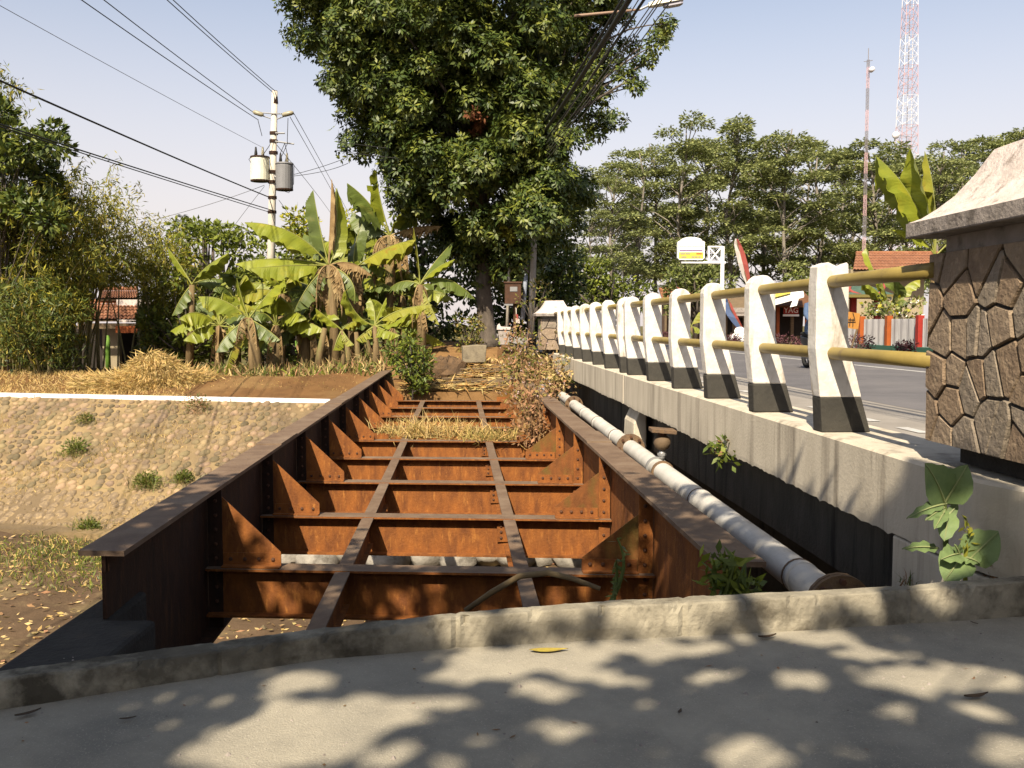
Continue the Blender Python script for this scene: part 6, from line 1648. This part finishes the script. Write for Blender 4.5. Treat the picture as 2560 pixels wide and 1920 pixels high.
# plants close to the kerb
def rosette_plant(label, base, stems, n, mats, Lr, Wl, weights=None, name='kerb_plant', group=None, cat='plant', spread=.05):
    weed(label, base, stems, n, mats, weights or [1/len(mats)]*len(mats), Lr, 0, group, weed_grn, spread, cat, name, Wl)
sb = on(1840, 1492, .02)
st_ = [at(x, y, sb.y + RNG.normal()*.12) for x, y in ((1778,1385),(1800,1378),(1825,1395),(1765,1420),(1850,1425),(1880,1440),(1790,1440),(1895,1475),(1840,1400),(1755,1405),(1812,1430),(1870,1470))]
rosette_plant('glossy green shrub at the end of the girder beside the pipe', sb, st_, 250, [weed_grn, lf_bright], (.05,.115), .42, name='leafy_shrub', spread=.05, cat='shrub')
sb = on(1518, 1515, .10)
rosette_plant('thin upright green weed stalk in front of the rusty girder', sb, [at(1543,1345,sb.y), at(1540,1400,sb.y)], 44, [weed_grn], (.025,.055), .34, spread=.016, name='weed_stalk', cat='weed')
rosette_plant('small green weed sprouting from the edge beam', br(2.40,8.3,.27), [br(2.34,8.45,.34), br(2.33,8.2,.36), br(2.32,8.6,.27), br(2.35,8.0,.23), br(2.36,8.3,.16)], 90, [weed_grn, lf_bright, weed_dry], (.05,.11), .45, [.5,.35,.15], name='wall_weed', cat='weed', spread=.07)
# bent bare branch sticking up behind the kerb
bp = [at(1165,1525,5.3), at(1230,1480,5.2), at(1300,1440,5.1), at(1370,1432,5.0), at(1430,1446,4.95), at(1500,1472,4.9)]
o = MB().tube(bp, [.016,.017,.018,.017,.015,.012], 7).build('bare_branch', M('tan_branch',(.28,.20,.10),(.20,.14,.07),8,rough=.9), smooth_=True)
tag(o, 'bent bare branch arching over the first bay of the old bridge', 'branch')
# broad-leaved plant growing beside the wing wall
def broad_plant(label, base, lv):
    B = Vector(base); t = thing('broad_leaf_plant', label, 'plant', tuple(B), 0, 'broad leaved plants by the wing wall')
    for (c, tip, w) in lv:
        P0, P2 = Vector(c) - B, Vector(tip) - B; L_ = (P2-P0).length; P1 = (P0+P2)*.5 + Vector((0,-.02,.10*L_))
        n = 11; pts = [P0*(1-u)**2 + P1*2*u*(1-u) + P2*u*u for u in np.linspace(0,1,n)]; V, F = [], []
        for i in range(n):
            u = i/(n-1); ww = w*.5*math.sin(math.pi*min(1,u**.75))**.8; tn = (pts[min(i+1,n-1)]-pts[max(i-1,0)]).normalized()
            sd2 = tn.cross(Vector((-.25,-.8,.55))).normalized(); nrm = sd2.cross(tn)
            for k in (-1,-.5,0,.5,1): V.append(pts[i] + sd2*ww*k - nrm*abs(k)*ww*.25*(1 if nrm.y > 0 else -1) + Vector((0,0,.006*math.sin(i*2.1)*abs(k))))
        F = [(i*5+k,i*5+k+1,(i+1)*5+k+1,(i+1)*5+k) for i in range(n-1) for k in range(4)]
        lo = MB().add(V, F).build('leaf', tobacco_m, t, smooth_=True)
        MB().tube([p + Vector((-.002,-.006,.004)) for p in pts], [.006*(1-.8*i/(n-1)) for i in range(n)], 4).build('vein', vein_m, lo)
    return t, B
WY = 4.28
def w_(x, y, d=0): return at(x, y, WY + d)
t, B = broad_plant('taller broad leaved plant with two raised leaves against the wing wall', w_(2375,1455), [
    (w_(2362,1258),w_(2312,1160,-.08),.17), (w_(2362,1258),w_(2418,1164,-.06),.16), (w_(2360,1262),w_(2266,1298,-.12),.055), (w_(2362,1262),w_(2425,1238,.05),.05),(w_(2360,1270),w_(2312,1303,-.1),.05),(w_(2362,1275),w_(2335,1325,-.15),.06),(w_(2368,1280),w_(2360,1355,-.1),.10),(w_(2358,1300),w_(2395,1262,0),.05),(w_(2345,1372),w_(2255,1374,-.1),.055)])
MB().tube([Vector((0,0,-.25)), w_(2364,1330)-B, w_(2362,1250)-B], [.016,.013,.008], 7).build('stem', weed_grn, t)
t, B = broad_plant('lower broad leaved plant with a pale bud beside the kerb', w_(2420,1470,-.1), [
    (w_(2418,1405,-.1),w_(2496,1330,-.16),.17), (w_(2405,1390,-.1),w_(2360,1455,-.2),.16), (w_(2400,1385,-.1),w_(2352,1400,-.2),.10), (w_(2415,1395,-.1),w_(2450,1410,-.2),.08),(w_(2398,1392,-.1),w_(2385,1362,-.15),.05)])
MB().tube([Vector((0,0,-.2)), w_(2412,1400,-.1)-B, w_(2424,1325,-.1)-B], [.014,.010,.006], 6).build('stem', lf_young, t)
n_ = 26; c = np.array(w_(2420,1350,-.1) - B); P = c + RNG.normal(size=(n_,3))*np.array([.012,.012,.045])
V, F = leaf_arrays(P, rvec(n_) + np.array([0,0,.5]), rvec(n_), .045, .014); link('bud_leaves', np_mesh('bud_leaves', V, F, [lf_young]), t)
weed('withered brown stalk in the corner of the wing wall', w_(2490,1455), [w_(2530,1360), w_(2505,1380), w_(2545,1395)], 60, [weed_dry], [1], (.02,.05), 0, None, None, .04)
blades('kerb_side_grass', None, None, np.array([list(on(RNG.uniform(2240,2560), RNG.uniform(1455,1470), .02)) for _ in range(160)]), (.04,.12), (.004,.008), .6, [weed_dry, weed_grn], 'stuff')
# leaves lying on the path
def ground_leaf(label, x, y, L_, m, curl, ang):
    curl *= .35; p = on(x, y, PATH_Z + .003); n = 9; V = []
    d = Vector((math.cos(ang), math.sin(ang), 0)); s = Vector((-d.y, d.x, 0))
    for i in range(n):
        u = i/(n-1); w = .30*L_*math.sin(math.pi*min(1,u**.85+.02))**.9
        for k in (-1,0,1): V.append(d*L_*(u-.5) + s*w*.5*k + Vector((0,0,.004 + curl*(abs(k)*.35 + 2.2*(u-.5)**2)*L_)))
    o = MB().add(V, [(i*3+k,i*3+k+1,(i+1)*3+k+1,(i+1)*3+k) for i in range(n-1) for k in (0,1)]).build('fallen_leaf', m, loc=tuple(p), smooth_=True)
    tag(o, label, 'leaf', 'leaves lying on the path')
ground_leaf('yellow fallen leaf lying near the kerb', 1372, 1628, .15, M('yellow_dead_leaf',(.42,.33,.05),(.30,.22,.05),40,rough=.7), .12, .1)
ground_leaf('dark brown curled leaf lying near the kerb', 1918, 1596, .085, M('brown_dead_leaf',(.07,.045,.025),None,rough=.8), .5, .35)
for k, (x, y, L_, ang) in enumerate(((70,1788,.08,.8),(2435,1560,.04,2),(2440,1745,.10,.3),(1700,1782,.04,1.2),(320,1800,.05,.4))):
    ground_leaf(('small dark leaf at the foot of the kerb in the darkest shade', 'tiny dark leaf below the kerb near the big pillar', 'narrow dark leaf on the sunlit patch near the photo corner', 'tiny leaf in the middle of the shaded path', 'small leaf in the shade well away from the kerb')[k], x, y, L_, M('brown_dead_leaf',(.07,.045,.025),None,rough=.8), .4, ang)

mb = MB()                                            # grit and crumbs scattered on the slab
for _ in range(650):
    x, y = RNG.uniform(-2.6,3.4), RNG.uniform(2.0,4.4); r = RNG.uniform(.002,.006) if RNG.random() < .93 else RNG.uniform(.006,.012)
    if y > 3.5 + .22*(x+1.8) - .02: continue
    rot = RNG.uniform(0,6.28); ring = [(x+math.cos(rot+k)*r*RNG.uniform(.7,1.3), y+math.sin(rot+k)*r*RNG.uniform(.7,1.3), PATH_Z) for k in np.linspace(0,6.28,6)[:-1]]
    mb.add(ring + [(x,y,PATH_Z+r*.9)], [(k,(k+1) % 5,5) for k in range(5)])
tag(mb.build('grit', conc_side), kind='stuff')
P = np.array([(x, y, PATH_Z+.004) for x, y in ((RNG.uniform(-2.2,2.8), RNG.uniform(2.2,4.3)) for _ in range(80)) if y < 3.42 + .22*(x+1.8)]); n_ = len(P)
V, F = leaf_arrays(P, RNG.normal(size=(n_,3))*np.array([1,1,.02]), np.array([0,0,1])+RNG.normal(size=(n_,3))*.1, RNG.uniform(.012,.035,n_), RNG.uniform(.004,.012,n_), .1)
tag(link('leaf_crumbs', np_mesh('leaf_crumbs', V, F, [weed_dry])), kind='stuff')

# ---------------------------------------------------------------- the tree behind the camera whose shade falls on the path
HOLES = [(752,1710,105,22),(839,1800,235,40),(720,1850,200,45),(613,1890,160,40),(1204,1668,110,45),(1370,1648,150,28),(1610,1620,140,16),(1360,1730,85,24),(1425,1828,90,20),(1330,1898,45,14),(2000,1700,65,22),(2180,1637,130,18),(2360,1695,215,34),(2440,1780,95,20),(2520,1880,80,45),(1860,1890,130,45),(1560,1705,60,16),(1750,1690,70,14),(1130,1760,70,18),(1180,1850,60,16),(1010,1890,70,22),(2250,1765,60,14),(2150,1860,60,14),(1700,1850,50,14),(560,1740,30,12),(640,1790,30,10),(430,1810,26,9),(240,1850,22,8),(1480,1690,60,16),(1280,1790,40,12),(1920,1748,40,14),(1600,1765,40,12),(940,1760,150,24),(480,1870,40,14),(340,1760,22,8),(270,1780,18,8),(590,1600,26,16),(1450,1545,60,50),(1600,1560,40,40),(1730,1545,110,45),(1960,1530,90,45),(2140,1525,80,35),(2330,1500,70,45),(2480,1480,50,40),(1330,1560,50,40),(1180,1580,60,30),(880,1600,25,15),(1720,1620,90,14),(2060,1600,100,14),(360,1700,18,10)]
Pl = []; A = []; N2 = []; tries = 0
tops = []
K1 = LIGHT / -LIGHT.z                      # shift per metre of height
while len(Pl) < 4600 and tries < 60000:
    tries += 1
    gx, gy = RNG.uniform(-4.2, 4.6), RNG.uniform(1.4, 8.2)
    cover = 1.0 if gy < 4.6 else .62*max(0.0, 1 - (gy-4.6)/3.6)
    cover *= .55 + .75*(.5+.5*math.sin(gx*2.3 + 1.7*math.sin(gy*2.1))*math.cos(gy*2.6+gx))
    if RNG.random() > cover: continue
    h = RNG.uniform(4.6, 6.4)
    p = Vector((gx - K1.x*h, gy - K1.y*h, PATH_Z + h))
    # centre of one twig: seven leaves round it
    Pl.append(p)
AIM = set()
while len(Pl) < 5350:                                # the part of the crown that shades the wing wall
    s_ = RNG.uniform(3.6, 4.98); z_ = RNG.uniform(-.1, .66); h = RNG.uniform(5.2, 6.6)
    if z_ < .25 and s_ > 4.4 and RNG.random() < .7: continue
    g = br(2.40, s_, z_); AIM.add(len(Pl)); Pl.append(Vector((g.x - K1.x*h, g.y - K1.y*h, z_ + h)))
keepP, keepA, keepN = [], [], []
for ip, p in enumerate(Pl):
    a0 = RNG.uniform(0, 6.28); 
    for k in range(5):
        L_ = RNG.uniform(.15, .26); an = a0 + k*1.26 + RNG.normal()*.3
        d = Vector((math.cos(an), math.sin(an), RNG.normal()*.35)).normalized(); q = p + d*.03; c = q + d*L_*.55
        skip = False; wob = 1 + RNG.normal()*.10
        for ff in (.05, .5, .95):
            e = q + d*L_*ff; hh = e.z - PATH_Z; gx, gy = pix(Vector((e.x + K1.x*hh, e.y + K1.y*hh, PATH_Z)))
            if ip not in AIM and any(((gx-hx)/rx)**2 + ((gy-hy)/ry)**2 < wob for hx, hy, rx, ry in HOLES): skip = True; break
        if not skip:                                       # sunlight that reaches the big pillar and the road
            lat_c, s_c = unbr((c.x, c.y)); lk, sk_ = unbr((K1.x, K1.y))
            u = (2.42 - lat_c)/lk
            if u > 0:
                zz = c.z - u; ss = s_c + sk_*u
                if ss > 4.9 and zz > .2: skip = True
                if 3.4 < ss < 5.2 and zz > .72: skip = True
            v_ = (4.28 - c.y)/K1.y                          # and the broad leaved plants
            if v_ > 0 and 1.82 < c.x + K1.x*v_ < 2.20 and .02 < c.z - v_ < .66: skip = True
        if not skip: keepP.append(list(q)); keepA.append((list(d), L_))
P = np.array(keepP); A = np.array([a for a, _ in keepA]); Ls = np.array([l for _, l in keepA]); m = len(P)
base = (-5.2, -6.5, -.2)
tpts = [Vector(base), Vector((-5.0,-6.2,1.8)), Vector((-4.6,-5.8,3.6)), Vector((-4.0,-5.2,5.2))]
Vv, Ff = leaf_arrays(P, A, np.array([0,-.5,1]) + RNG.normal(size=(m,3))*.35, Ls, Ls*.48, .08)
lim = []
for k in RNG.choice(m, 14, replace=False):
    lim.append((limb_path(tpts[3].lerp(tpts[2], RNG.random()*.4), Vector(P[k]), .1, 7, .05), .03, .006))
tree('shade_tree', 'leafy roadside tree standing behind the camera and shading the path', None, base, tpts, [.26,.22,.19,.13], (Vv, Ff, [lf_dark, lf_olive], RNG.integers(0,2,m)), lim)

for k, (bx, by, hx, lab) in enumerate(((-11.5,-5.5,8.5,'big roadside tree standing left behind the camera'),(-7.5,-12.5,9.5,'second big roadside tree further behind the camera'),(4.5,-13.5,8.0,'roadside tree behind the camera on the road side'))):  # unseen trees added to block sky light and deepen the nearby shade
    m = 5200; d = rvec(m); q = RNG.uniform(.45,1,(m,1))**.4
    c = np.array([bx, by, hx*.62]); P = c + d*q*np.array([4.6 if k < 2 else 3.4, 4.4 if k < 2 else 3.0, hx*.36])
    A = d + RNG.normal(size=(m,3))*.5; Vv, Ff = leaf_arrays(P, A, RNG.normal(size=(m,3)) + np.array([0,0,.8]), RNG.uniform(.35,.6,m), RNG.uniform(.18,.28,m), .1)
    tp = [Vector((bx,by,-.2)), Vector((bx+.1,by,hx*.35)), Vector((bx+.2,by+.1,hx*.7))]
    tree('shade_tree', lab, None, (bx,by,-.2), tp, [.3,.24,.12], (Vv, Ff, [lf_dark, lf_olive], RNG.integers(0,2,m)), [(limb_path(tp[1], Vector(P[j]), .1, 5), .07, .02) for j in range(14)])
